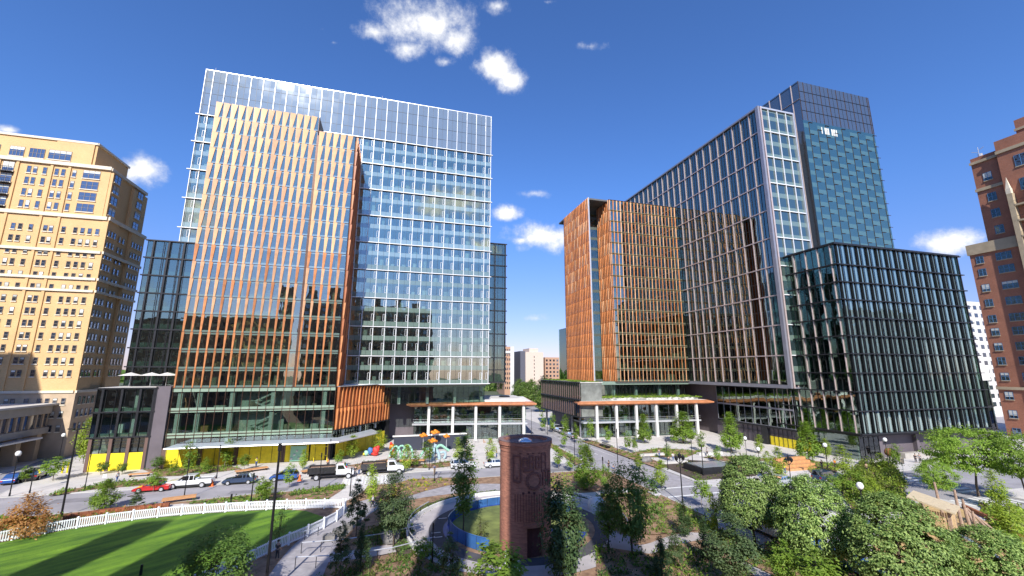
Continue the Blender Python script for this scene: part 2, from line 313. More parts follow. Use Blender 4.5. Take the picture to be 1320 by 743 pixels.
# ================================================================ WHITE GLASS TOWER
def white_tower():
    X0,X1,Y=-47.5,24.3,108.; Z0,Z1=14.4,90.1
    r=root('glass_office_tower','tall pale blue glass tower with white mullion grid and silver crown','office tower',(-11,108,0))
    fr=FY(Y); zs=[Z0+F*k for k in range(19)]
    sheet('curtain_wall',r,fr,'g_blue',X0,X1,Z0,78.3); sheet('crown_screen',r,fr,'g_crown',X0,X1,78.3,Z1)
    interior(r,fr,X0+.2,X1-.2,zs,9,cols=[24.3-1.7-8.19*k for k in range(9)],colw=.7,stuff=.35,seed=3)
    m=MB('spandrel_green')
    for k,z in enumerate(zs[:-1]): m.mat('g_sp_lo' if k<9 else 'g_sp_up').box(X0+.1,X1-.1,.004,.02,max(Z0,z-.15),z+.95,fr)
    m.build('spandrel_band',r)
    us=[22.6-2.73*k for k in range(26)]; us=[u for u in us if u>X0+1]
    bars('mullion',r,fr,'white_metal',us+[X1-.12,X0+.12],(),Z0,Z1-.1,w=.12,d1=.2)
    bars('thin_mullion',r,fr,'dark_metal',[u-1.36 for u in us if u-1.36>X0],[80.6,83.7,86.9],Z0,Z1-.2,X0,X1,w=.045,h=.04,d1=.04,hd=.05)
    bars('ledge',r,fr,'white_metal',(),[14.4,21.1]+[21.1+7.087*k for k in range(1,9)],u0=X0-.6,u1=X1+.35,h=.17,d1=.38)
    bars('ledge_shadow_gap',r,fr,'dark_metal',(),[21.1+7.087*k-.22 for k in range(0,9)],u0=X0,u1=X1,h=.08,d1=.08)
    m=MB('white_metal')                                   # slim opening lights beside the mullions
    for k,z in enumerate(zs[:-1]):
        for u in us+[X1-.12]:
            a,b,c,d=u-.62,u-.10,z+1.0,z+2.75
            for q in ((a,a+.06,c,d),(b-.06,b,c,d),(a,b,c,c+.06),(a,b,d-.06,d)): m.box(q[0],q[1],0,.07,q[2],q[3],fr)
    m.build('vent_frame',r)
    m=MB('blind'); rd=random.Random(5)
    for k,z in enumerate(zs[:-1]):
        for u in us:
            if rd.random()<.35: w=rd.uniform(.5,1.3); h=rd.uniform(.5,1.9); m.box(u-2.2,u-2.2+w,-.5-.3,-.5,z+1.,z+1.+h,fr)
    m.build('roller_blind',r)
    m=MB('g_blue'); m.box(X1-.04,X1,Y+.05,Y+25,Z0,Z1); m.box(X0,X0+.04,Y+.05,Y+25,Z0,Z1); m.build('side_wall',r)
    m=MB('roof_dark'); m.box(X0+.1,X1-.1,Y+.3,Y+25,78,78.4); m.mat('alu').box(X0,X1,Y-.05,Y+.3,Z1-.12,Z1+.05); m.build('roof',r)
    m=MB('alu')
    for u in (-45.7,-6.2): m.tube((u,Y+.5,Z1),(u,Y+.5,Z1+1.1),.05)
    m.build('lightning_rod',r)
    m=MB('stone_dark'); m.box(-10,24.2,119.5,134,.1,14.3); m.box(-47,-10,108.5,134,.1,14.3); m.build('lower_body',r)
    # recessed storey under the tower
    fr2=FY(111.); m=MB('g_clear'); m.box(-9,24,0,.04,9.6,13.6,fr2); m.build('recessed_glazing',r)
    m=MB('spandrel_green'); m.box(-9,24.2,-.2,.5,13.6,14.25,fr2); m.box(-9,24.2,-9,-8.8,9.6,13.6,fr2); m.mat('concrete_col')
    for k in range(5): m.box(-5+7*k,-4.3+7*k,-1.6,-.9,9.4,13.6,fr2)
    m.build('recessed_storey',r)
    bars('storefront_mullion',r,fr2,'dark_metal',[-9+1.37*k for k in range(25)],[12.2],9.5,13.6,-9,24,w=.06,h=.06,d0=.04,d1=.12)
    return r
white_tower()
# ================================================================ TERRACOTTA TOWER (left)
def fin_row(par,fr,u0,u1,z,n,wt,wb,mats,rd,lean=.25,dep=.34,h=F):
    m=MB(mats[0]); st=(u1-u0)/n
    for i in range(n):
        m.mat(rd.choice(mats)); a=u0+i*st+.03; t=min(wt,st-.06); b=min(wb,st-.06)
        # folded tile panel: deep edge at left, thin edge at right
        z0,z1=z+.04,z+h-.04
        vs=[fr(a,.05,z0),fr(a+b,.05,z0),fr(a+b,.12,z0),fr(a,dep*.6,z0),fr(a,.05,z1),fr(a+t,.05,z1),fr(a+t,.12,z1),fr(a,dep,z1)]
        m.faces(vs,[(0,1,2,3),(4,7,6,5),(0,4,5,1),(1,5,6,2),(2,6,7,3),(3,7,4,0)])
    return m.build('fin_row',par)
def terracotta_left():
    Y=96.; fr=FY(Y); rd=random.Random(11)
    r=root('terracotta_office_tower','tall tower clad in orange terracotta fins with painted cream sun sheen before the pale glass tower','office tower',(-25,96,0))
    zs=[14.4+F*k for k in range(18)]; zl=[0.15,5.8,10.2,14.4]
    sheet('curtain_wall',r,fr,'g_terra',-39.4,-18.9,14.4,74.7); sheet('curtain_wall',r,fr,'g_terra',-18.6,-10.8,14.4,71.3)
    sheet('base_glazing',r,fr,'g_clear',-39.5,-10.6,3.4,14.4)
    interior(r,fr,-39.2,-19,zs,8,cols=[-38.3,-30.2,-22.5],colw=.8,stuff=.5,seed=8); interior(r,fr,-18.4,-11,zs[:-1],8,cols=[-12.6],colw=.8,stuff=.5,seed=88)
    interior(r,fr,-39.3,-10.8,zl,8,'wall_in',cols=[-38.2,-35,-29.5,-22.3,-12.8],colw=.8,cold=.35,stuff=.85,seed=9)
    m=MB('spandrel_green')
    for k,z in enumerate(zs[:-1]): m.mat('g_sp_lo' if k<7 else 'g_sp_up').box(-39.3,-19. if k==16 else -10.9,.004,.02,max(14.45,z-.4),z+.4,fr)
    for z,a,b in ((5.8,.5,.35),(10.2,.35,.5),(14.4,.75,.0)): m.mat('g_sp_mid').box(-39.4,-10.7,.004,.02,z-a,z+b,fr)
    m.build('spandrel_band',r)
    for k,z in enumerate(zs[:-1]):
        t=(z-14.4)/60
        mats=['terracotta_sheen','terracotta_sheen','terracotta_mid'] if t>.55 else (['terracotta_sheen','terracotta_mid','terracotta_mid'] if t>.42 else (['terracotta','terracotta_mid','terracotta_mid'] if t>.2 else ['terracotta']))  # cream tones higher up paint in sun sheen, besides some glaze variation
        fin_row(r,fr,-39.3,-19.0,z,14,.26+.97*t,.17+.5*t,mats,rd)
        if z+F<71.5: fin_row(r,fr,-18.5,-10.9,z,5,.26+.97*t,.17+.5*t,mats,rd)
    m=MB('bronze'); m.box(-18.95,-18.55,-.5,.1,14.4,70.1,fr); m.box(-18.9,-18.8,-8,.0,70.1,74.8,fr); m.build('shadow_joint',r)
    bars('mullion',r,fr,'bronze',[-39.3+1.45*k for k in range(20)]+[-10.75],[14.4,10.2,5.8],3.4,14.4,-39.5,-10.6,w=.07,h=.1,d1=.12)
    bars('floor_edge',r,fr,'bronze',(),[z for z in zs[1:-1]],u0=-39.4,u1=-10.8,h=.07,d1=.1)
    # side face toward the street: dense deep fins
    fs=FXp(-10.6)
    sheet('side_wall',r,fs,'terracotta_deep',96.1,107.9,5.8,70.,d=-.05)
    for k,z in enumerate(zs[:-2]):
        fin_row(r,fs,96.2,107.8,z,8,.5,.42,['terracotta','terracotta_deep'],rd,dep=.5)
    # open stair seen through the glass
    m=MB('concrete_col')
    for k in range(20):
        z=k*2.2+.6; a,b=(-25.5,-21.5) if k%2 else (-21.5,-25.5)
        for j,yy in ((0,-.7),(1,-1.6)):
            m.faces([fr(a,yy,z),fr(b,yy,z+1.9),fr(b,yy,z+2.2),fr(a,yy,z+.3),fr(a,yy-.12,z),fr(b,yy-.12,z+1.9),fr(b,yy-.12,z+2.2),fr(a,yy-.12,z+.3)],[(0,1,2,3),(7,6,5,4),(0,4,5,1),(3,2,6,7),(0,3,7,4),(1,5,6,2)])
        m.box(min(b,b+.9*(1 if b>a else -1)),max(b,b+.9*(1 if b>a else -1)),-3.,-2.1,z+2.05,z+2.2,fr)
    m.build('stair',r)
    m=MB('wall_in_light'); m.box(-29.2,-20.4,-2.6,-2.4,0.2,48,fr); m.build('stair_wall',r)
    m=MB('roof_dark'); m.box(-39.3,-18.9,Y+.2,108,74.3,74.5); m.box(-18.7,-10.7,Y+.1,108,71.1,71.3); m.mat('terracotta_sheen').box(-39.4,-39.2,Y+.1,108,14.4,74.6); m.build('roof',r)
    # ground floor: piers, shopfront frame
    m=MB('stone_brown')
    for u in (-39.3,-33.5,-27.6,-19.4,-11.4): m.box(u-.35,u+.35,-.6,.25,0.12,3.6,fr)
    m.build('pier',r)
    bars('shopfront_frame',r,fr,'dark_metal',[-38.8+1.94*k for k in range(15)],[3.5],.12,3.5,-39.3,-10.9,w=.06,h=.12,d0=.0,d1=.37)
    m=MB('yellow_board')
    for a,b in ((-38.9,-33.9),(-33.1,-28),(-27.2,-19.8),(-19.,-14.8),(-14.5,-11.8)): m.box(a,b,.26,.34,.14,3.3,fr)
    m.build('hoarding_panel',r)
    # slim glass canopy above the shopfronts
    m=MB('canopy_grey'); P=[(-37.3,95.7),(-37.3,90.8),(-8.9,90.4),(-1.6,101.2),(-3.6,107.),(-9.6,96.)]
    m.prism(P,4.1,4.32); m.mat('alu')
    for a in range(len(P)-3): m.tube((*P[a+1],4.2),(*P[a+2],4.2),.13)
    m.build('entrance_canopy',r)
    return r
terracotta_left()
def folded_wing():
    r=root('terracotta_wing','low orange terracotta finned box angled out from the tower above the yellow boards','office wing',(-5,104,0))
    a=Vector((-10.4,96.2)); b=Vector((0.3,113.2)); L=(b-a).length; d=(b-a).normalized(); n=Vector((d.y,-d.x))
    fr=lambda u,dd,z:(a.x+d.x*u+n.x*dd,a.y+d.y*u+n.y*dd,z); rd=random.Random(2)
    sheet('backing_wall',r,fr,'terracotta_deep',0,L,5.8,14.35)
    for z in (5.8,10.1): fin_row(r,fr,.05,L-.05,z,17,.62,.5,['terracotta','terracotta','terracotta_deep'],rd,dep=.55,h=4.25)
    m=MB('roof_pale'); m.prism([tuple(a),tuple(b),(0.3,120),(-10.4,120)],14.2,14.34); m.mat('alu').box(0,L,-.1,.62,14.36,14.48,fr); m.build('roof',r)
    sheet('base_glazing',r,fr,'g_dark',0,L,3.6,5.7,d=-1.0)
    m=MB('wall_in'); m.box(0,L,-1.3,-1.1,.1,5.7,fr); m.mat('dark_metal').box(L-1.4,L+.2,-1.,.0,.1,5.8,fr); m.box(0,L,-1,.5,5.62,5.78,fr); m.build('base_wall',r)
    m=MB('yellow_board')
    for k in range(7): m.box(.4+k*2.5,.4+k*2.5+2.35,.28,.38,.14,3.3,fr)
    m.build('hoarding_panel',r)
    bars('shopfront_frame',r,fr,'dark_metal',[.3+.83*k for k in range(22)],[3.3],.12,5.6,0,L,w=.07,h=.12,d0=-.79,d1=-.68)
    m=MB('concrete_col')
    for u in (3.2,9.,14.8): m.tube(fr(u,-.4,4.3),fr(u,-.4,5.7),.25)
    m.build('column',r)
folded_wing()
def dark_block(name,label,X0,X1,Y,Z0,Z1,nf,us,loc,depth=12,gl='g_dark',side=None,mull='dark_metal',hs=None,bw=.3,cols=(),stuff=.6,back='wall_in',sp='spandrel_green',sphi=.7,seed=4,cat='office block',thin=1.45):
    r=root(name,label,cat,loc); fr=FY(Y); zs=hs or [Z0+(Z1-Z0)*k/nf for k in range(nf+1)]
    sheet('glazing',r,fr,gl,X0,X1,Z0,Z1); interior(r,fr,X0+.2,X1-.2,zs,min(8,depth-1),back,cols,.7,stuff=stuff,seed=seed)
    m=MB(sp)
    for z in zs: m.box(X0+.05,X1-.05,-.12,-.05,max(Z0,z-.3),min(Z1,z+sphi),fr)
    m.build('spandrel_band',r)
    bars('mullion',r,fr,mull,us,(),Z0,Z1,w=bw,d1=.35); bars('ledge',r,fr,mull,(),zs,u0=X0-.3,u1=X1+.3,h=.25,d1=.35)
    if thin: bars('thin_mullion',r,fr,'dark_metal',[X0+thin*k for k in range(int((X1-X0)/thin)+1)],(),Z0,Z1,w=.06,d1=.08)
    m=MB(gl); m.box(X0,X0+.05,Y+.05,Y+depth,Z0,Z1); m.box(X1-.05,X1,Y+.05,Y+depth,Z0,Z1); m.build('side_wall',r)
    m=MB('roof_pale'); m.box(X0,X1,Y+.1,Y+depth,Z1,Z1+.15); m.build('roof',r)
    return r
wl=dark_block('glass_wing','teal glass wing with black grid between beige apartments and terracotta fins',-51.2,-39.6,104.,14.55,44.9,8,[-50,-47.2,-44.4,-41.9],(-45,104,0),sp='spandrel_pale',sphi=1.1,seed=21)
bars('vent_frame',wl,FY(104.),'dark_metal',[-48.,-47.5,-45.2,-44.7],(),16,44.5,w=.07,d1=.1)
pod=dark_block('glass_podium_block','low black framed glass corner block with yellow boards at its foot',-51.,-41.9,96.,5.8,14.4,2,[-50.,-47.1,-44.3,-42.1],(-46,96,0),depth=8,gl='g_clear',cols=[-45.3],seed=31,hs=[5.8,10.2,14.4],bw=.36)
def podx():
    fr=FY(96.); m=MB('stone_dark'); m.box(-41.7,-39.65,-8,.3,.1,14.7,fr); m.mat('dark_metal').box(-41.95,-41.7,-8,.35,.1,14.7,fr); m.build('stone_pier',pod)
    sheet('base_glazing',pod,fr,'g_clear',-51,-42,3.2,5.7,d=-.1); m=MB('stone_brown')
    for u in (-50.6,-47.6,-44.9,-42.2): m.box(u-.25,u+.25,-.3,.3,.12,5.6,fr)
    m.build('pier',pod)
    m=MB('yellow_board')
    for a,b in ((-50.9,-47.9),(-47.3,-45.2),(-44.6,-42.5)): m.box(a,b,.12,.2,.14,3.1,fr)
    m.build('hoarding_panel',pod)
    bars('shopfront_frame',pod,fr,'dark_metal',[-49.2,-46.2,-43.5],[3.1,4.6,5.2],.12,5.6,-50.6,-42,w=.07,h=.07,d0=-.1,d1=.1)
    m=MB('wall_in'); m.box(-51,-42,-4.2,-4,.1,5.7,fr); m.build('back_wall',pod)
podx()
def parasol(p,label,z):
    r=root('parasol',label,'parasol',(p[0],p[1],z),'white parasols on the podium roof'); m=MB('roof_white'); n=8
    vs=[(p[0],p[1],z+2.7)]+[(p[0]+2*math.cos(2*PI*i/n),p[1]+2*math.sin(2*PI*i/n),z+2.1) for i in range(n)]+[(p[0],p[1],z+2.62)]
    m.faces(vs,[(0,i+1,(i+1)%n+1) for i in range(n)]+[(n+1,(i+1)%n+1,i+1) for i in range(n)]); m.build('canopy',r)
    MB('alu').tube((p[0],p[1],z),(p[0],p[1],z+2.65),.04).build('pole',r)
for i,(x,l) in enumerate(((-48.6,'white parasol on the podium roof, nearest the beige building'),(-45.2,'white parasol on the podium roof, between two others'),(-42.6,'white parasol on the podium roof, nearest the stone pier'))): parasol((x,100.5),l,14.55)
ax=dark_block('dark_glass_annex','slim dark glass block with black ledges at the street side of the pale tower',25.2,32.0,120.,14.4,55.6,12,[25.3,28.6,31.8],(28,120,0),seed=41,sp='spandrel_dark',sphi=1.2)
dark_block('dark_glass_sliver','very narrow dark tower edge showing left of the orange finned tower',66.0,69.5,150.,0,34.,9,[66.1,67.6,69.4],(67,150,0),seed=42,sp='spandrel_dark')
# ================================================================ PAVILIONS
def pavilion(name,label,P,zc,front,cx,gy,depth,roofpoly,seed):
    r=root(name,label,'pavilion',(front[0][0],front[0][1],0)); (xa,ya),(xb,yb)=front; sl=(yb-ya)/(xb-xa); yl=lambda x:ya+sl*(x-xa)
    m=MB('soffit_wood'); n=len(P); cxm=sum(p[0] for p in P)/n; cym=sum(p[1] for p in P)/n; Q=[(p[0]+(cxm-p[0])*.06,p[1]+(cym-p[1])*.12) for p in P]
    m.faces([(p[0],p[1],zc-.05) for p in P]+[(p[0],p[1],zc-.35) for p in P]+[(p[0],p[1],zc+.35) for p in Q]+[(p[0],p[1],zc-.8) for p in Q],
      [(i,(i+1)%n,(i+1)%n+2*n,i+2*n) for i in range(n)]+[(i+n,(i+1)%n+n,(i+1)%n,i) for i in range(n)]+[(i+3*n,(i+1)%n+3*n,(i+1)%n+n,i+n) for i in range(n)]+[tuple(range(4*n-1,3*n-1,-1))])
    m.mat('roof_white').faces([(p[0],p[1],zc+.35) for p in Q],[tuple(range(n))]); m.build('canopy_roof',r)
    m=MB('roof_white'); m.prism(roofpoly,zc+.35,zc+.75); m.mat('roof_pale').prism([(p[0]*.94+cxm*.06,p[1]*.9+cym*.1) for p in roofpoly],zc+.75,zc+.95); m.build('roof_deck',r)
    for x in cx:
        y=yl(x)+1.1; q=MB('concrete_col'); q.box(x-.32,x+.32,y-.32,y+.32,.12,zc-.5); q.build('column',r)
    x0,x1=cx[0]-3.5,cx[-1]+1.2; d=Vector((1,sl)).normalized()
    fr=lambda u,dd,z:(x0+d.x*u+d.y*dd,yl(x0)+gy+d.y*u-d.x*dd,z); L=(x1-x0)/d.x
    sheet('glazing',r,fr,'g_clear',0,L,.15,zc-.5)
    interior(r,fr,.1,L-.1,[.13,4.2,zc-.5],8,'wall_in',cols=[1.5+7.2*k for k in range(int(L/7.2))],stuff=.8,seed=seed)
    m=MB('alu'); m.box(-.2,L+.1,-.2,gy-.9,3.95,4.35,fr); m.build('floor_edge',r)
    bars('mullion',r,fr,'dark_metal',[1.35*k for k in range(int(L/1.35)+1)],[6.2,zc-.6,.3],.14,zc-.5,0,L,w=.06,h=.08,d1=.1)
    m=MB('alu'); 
    for z in (4.9,5.35): m.box(0,L,gy-1.,gy-.95,z,z+.05,fr)
    m.build('balustrade',r)
    return r,yl
PA,yA=pavilion('glass_pavilion','glass pavilion with white columns and copper edged roof left of the street',[(4.3,113.4),(37.2,107.5),(41.5,131),(11,134)],9.3,((4.3,113.4),(37.2,107.5)),[10,16,21.8,27.9,34.1],3.0,9,[(12,114.8),(35,110.6),(37.5,128),(14,131)],51)
PB,yB=pavilion('glass_pavilion','glass pavilion with white columns and copper edged roof right of the street',[(47.7,105.0),(88.,101.9),(88,125),(53,126)],9.3,((47.7,105.),(88,101.9)),[53.4,59.,64.8,70.7,76.9,83.],2.8,9,[(55,109),(86,106),(86,122),(57,123)],52)
m=MB('dark_metal'); m.lathe([(1.6,0),(1.6,.25),(1.3,.5),(.2,.6)],(31.5,119,10.2),16); tag(m.build('roof_skylight',loc=(31.5,119,10.2)),'round domed skylight on the roof of the left glass pavilion','skylight')
# ================================================================ RIGHT TERRACOTTA TOWER
def terracotta_right():
    r=root('terracotta_office_tower','pair of orange terracotta finned blocks split by a dark glazed slot, right of the street','office tower',(70,111,0)); rd=random.Random(13)
    zs=[14.6+3.465*k for k in range(17)]; Z=70.1
    f1=FXm(55.7); f2=FXm(62.5); f3=FY(110.7)
    sheet('backing_wall',r,f1,'terracotta_deep',111,130.5,14.6,Z); sheet('backing_wall',r,f2,'terracotta_deep',110.8,119,14.6,Z); sheet('curtain_wall',r,f3,'g_terra',62.5,87.5,14.6,Z)
    interior(r,f3,62.7,87.3,zs,8,cols=[64.2,78.5,86.2],colw=.8,stuff=.6,seed=14)
    for k,z in enumerate(zs[:-1]):
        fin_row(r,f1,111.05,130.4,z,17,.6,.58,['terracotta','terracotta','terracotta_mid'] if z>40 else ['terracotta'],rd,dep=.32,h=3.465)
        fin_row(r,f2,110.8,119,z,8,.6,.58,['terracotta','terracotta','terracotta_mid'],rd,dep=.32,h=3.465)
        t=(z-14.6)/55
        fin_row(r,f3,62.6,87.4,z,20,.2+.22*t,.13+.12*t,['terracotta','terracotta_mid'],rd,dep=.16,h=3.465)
    m=MB('spandrel_green')
    m.mat('sp_olive')
    for z in zs: m.box(62.7,87.4,.004,.02,max(14.6,z-.35),min(Z,z+.35),f3)
    m.build('spandrel_band',r)
    bars('floor_edge',r,f3,'bronze',(),zs,u0=62.4,u1=87.5,h=.12,d1=.15)
    fa=FY(118.8); sheet('slot_glazing',r,fa,'g_dark',55.8,62.5,14.6,68); m=MB('spandrel_dark')
    for z in zs: m.box(55.9,62.4,.01,.07,z-.4,z+.5,fa)
    m.build('slot_spandrel',r)
    m=MB('alu'); m.box(55.6,55.95,110.8,111.3,14.6,Z); m.build('edge_trim',r)
    m=MB('roof_dark'); m.box(55.8,62.5,111.2,135,Z-.5,Z); m.box(62.5,87.5,110.9,135,Z-.4,Z-.2); m.build('roof',r)
    m=MB('stone_dark'); m.box(56.2,92,122,136,.1,14.4); m.build('lower_body',r)
    # storeys under the fins, set back on the terrace
    f4=FY(113.); sheet('terrace_glazing',r,f4,'g_clear',60,87,9.4,13.7); m=MB('spandrel_green'); m.box(58,87.6,-.4,1.8,13.7,14.6,f4); m.mat('wall_in').box(60,87,-6,-5.8,9.4,13.7,f4); m.mat('concrete_col')
    for u in (63,70.5,78.5,85): m.box(u-.4,u+.4,-1,-.2,9.3,13.7,f4)
    m.build('terrace_storey',r)
    bars('terrace_mullion',r,f4,'dark_metal',[60+1.35*k for k in range(21)],(),9.4,13.7,w=.07,d1=.1)
    return r
terracotta_right()
def street_box():
    r=root('dark_metal_box','low dark metal finned box raised on columns beside the street','office wing',(49.2,120,0)); f=FXm(49.2)
    sheet('backing_wall',r,f,'g_dark',106.5,136.5,5.5,14.4,d=-.1); bars('fin',r,f,'fin_dusk',[106.6+1.5*k for k in range(21)],(),5.5,14.4,w=.08,d1=.22)
    bars('ledge',r,f,'dark_metal',(),[5.5,10.,14.5],u0=106.4,u1=136.7,h=.3,d1=.4)
    m=MB('wall_in'); m.box(49.5,55.7,106.6,136.4,5.6,14.3); m.mat('dark_metal').box(49.2,56,106.5,136.6,5.2,5.6); m.box(49.3,56,136.4,136.6,5.5,14.5); m.build('body',r)
    m=MB('lf_mid'); m.mat('roof_pale').box(49.3,56,106.6,136.5,14.4,14.6); m.build('roof',r)
    m=MB('stone_dark'); m.box(52.5,55,110,136,.1,5.3); m.build('back_wall',r)
    for y in (109,114.5,121,128,135): q=MB('frame_grey'); q.tube((50.2,y,.1),(50.2,y,5.3),.32); q.build('column',r)
street_box()
# ================================================================ RIGHT SLAB TOWER
def slab_tower():
    r=root('framed_office_tower','long slab tower with pinkish metal grid and a white framed narrow end','office tower',(95,80,0))
    X=87.6;Y=76.7;Y1=150.;X1=99.;Z0,Z1=14.4,84.4; fl=FXm(X); ff=FY(Y); zs=[Z0+F*k for k in range(20)]; zs=[z for z in zs if z<Z1-.5]+[Z1-.3]
    sheet('curtain_wall',r,fl,'g_slab',Y+.5,Y1,Z0+.3,Z1-.2,d=-.1); sheet('curtain_wall',r,ff,'g_end',X+.4,X1-.2,Z0+.3,Z1-.2,d=-.1)
    interior(r,fl,Y+1,Y1,zs,3.6,'wall_in',cols=[80+8.7*k for k in range(8)],colw=.5,cold=1.,stuff=.4,seed=15)
    interior(r,ff,X+5.5,X1-.4,zs,5,'wall_in',stuff=.4,seed=16)
    m=MB('spandrel_dark')
    for z in zs: m.mat('spandrel_dark').box(Y+.6,Y1,-.22,-.16,z-.3,z+.75,fl); m.mat('g_sp_lo').box(X+.4,X1-.3,-.098,-.07,max(Z0+.3,z-.3),min(Z1-.2,z+.9),ff)
    m.build('spandrel_band',r)
    yy=[79.8+2.9*k for k in range(25)]; yy=[y for y in yy if y<Y1]
    bars('mullion',r,fl,'pink_metal',yy,(),Z0+.3,Z1,w=.2,d1=.16,d0=-.05); bars('thin_mullion',r,fl,'dark_metal',[y-.97 for y in yy]+[y-1.93 for y in yy],(),Z0+.3,Z1-.2,w=.05,d1=.0,d0=-.09)
    bars('ledge',r,fl,'pink_metal',(),[21.3+7.09*k for k in range(9)],u0=Y+.6,u1=Y1,h=.24,d1=.12,d0=-.05)
    bars('end_mullion',r,ff,'white_metal',[90.6,93.5,96.4],(),Z0,Z1,w=.16,d1=.2,d0=-.05); bars('end_ledge',r,ff,'white_metal',(),[21.3+7.09*k for k in range(9)],u0=X+.4,u1=X1,h=.22,d1=.2,d0=-.05)
    m=MB('frame_grey'); m.box(X-.45,X+.1,Y-.3,Y+.6,Z0-.5,Z1+.4)
    m.mat('pink_metal').box(X+.35,X+.75,Y-.35,Y+.1,Z0-.5,Z1+.4); m.mat('alu').box(X+.8,X1,Y-.3,Y+.1,Z1-.05,Z1+.4); m.box(X1-.3,X1,Y-.32,Y+.1,Z0,Z1+.38)
    m.mat('frame_grey').box(X-.4,X+.1,Y+.6,Y1,Z1-.1,Z1+.35); m.box(X-.42,X+.1,Y+.6,Y1,Z0-.6,Z0+.2); m.box(X-.1,X+12,Y+.1,Y1,Z0-.6,Z0-.3); m.build('outer_frame',r)
    m=MB('stone_dark'); m.box(91.5,98.5,103,150,.1,13.7); m.build('lower_body',r)
    m=MB('roof_dark'); m.box(X+.1,X1,Y+.1,Y1,Z1-.1,Z1+.1); m.mat('g_tealdark').box(X1-.1,X1,Y+.15,Y1,Z0,Z1-.1); m.box(X+.2,X1,Y1-.1,Y1,Z0,Z1); m.build('roof',r)
    return r
slab_tower()
def teal_tower():
    r=root('teal_glass_tower','teal glass tower with staggered panels and dark crown behind the white framed end','office tower',(120,80,0))
    X0,X1,Y=106.8,134.1,80.; ff=FY(Y); fl=FXm(X0); Zc=86.5; Z1=98.6
    m=MB('g_teal'); m.box(X0,X1,-.04,0,10,Zc,ff); m.box(X1-.04,X1,Y+.05,Y+28,10,Zc); m.build('curtain_wall',r)
    m=MB('g_tealdark'); m.box(X0,X1,-.04,0,Zc,Z1,ff); m.box(Y+.02,Y+34,-.04,0,10,Z1,fl); m.box(X0,X1,Y+33.9,Y+34,10,Z1); m.build('crown_screen',r)
    us=[X0+1.9+3.08*k for k in range(9)]
    bars('mullion',r,ff,'bronze',us+[X0+.1,X1-.1],(),Zc,Z1,w=.06,d1=.1); bars('crown_joint',r,ff,'dark_metal',[u+1.54 for u in us[:-1]],[89.5,92.5,95.5],Zc,Z1,X0,X1,w=.04,h=.04,d1=.05)
    bars('side_mullion',r,fl,'pink_metal',[82.2+3.6*k for k in range(9)],[93],40,Z1,Y,Y+34,w=.16,h=.05,d1=.18)
    m=MB('bronze'); rd=random.Random(3); k=0; z=40.
    while z<Zc-1:                                         # staggered frames, each two panes wide, stepping storey by storey
        for j,u in enumerate(us[:-1]+[us[-1]]):
            off=(j%2)*F/2
            zz=z+off
            if zz+F>Zc+.5: continue
            m.box(u,u+1.5,0,.16,zz+F-.07,zz+F,ff); m.box(u,u+.05,0,.1,zz+.1,zz+F,ff)
        z+=F
    m.build('staggered_frame',r)
    m=MB('spandrel_pale'); z=40.
    while z<Zc-2:
        for j in range(-1,9):
            u=X0+1.9+3.08*j; a=max(u,X0+.1); b=min(u+3.0,X1-.1)
            if b>a: m.box(a,b,.004,.012,z+(j%2)*F/2,min(z+(j%2)*F/2+1.25,Zc),ff)
        z+=F
    for i in range(len(m.m)): pass
    m.mats[0]='g_spteal'; m.build('spandrel_band',r)
    m=MB('lamp_white'); 
    for u,w in ((113.2,.35),(114.4,.9),(115.5,.5),(116.9,.5),(117.6,.7),(118.6,.4)): m.box(u,u+w,.02,.05,83.3,85.3,ff)
    m.build('bright_window',r)
    m=MB('g_tealdark'); m.box(99.,X0,84,84.2,14.4,86); m.mat('bronze')
    for x in (100.5,102.5,104.6): m.box(x-.08,x+.08,83.7,84,14.4,86)
    m.build('recessed_link',r)
    m=MB('roof_dark'); m.box(X0,X1,Y+.05,Y+34,Z1-.6,Z1-.4); m.build('roof',r)
glassmat('g_spteal',.24,(.07,.135,.13,1),gcol=(.8,.98,.85),pane=(1.54,1.54,F),jit=.015,rough=.04)
teal_tower()
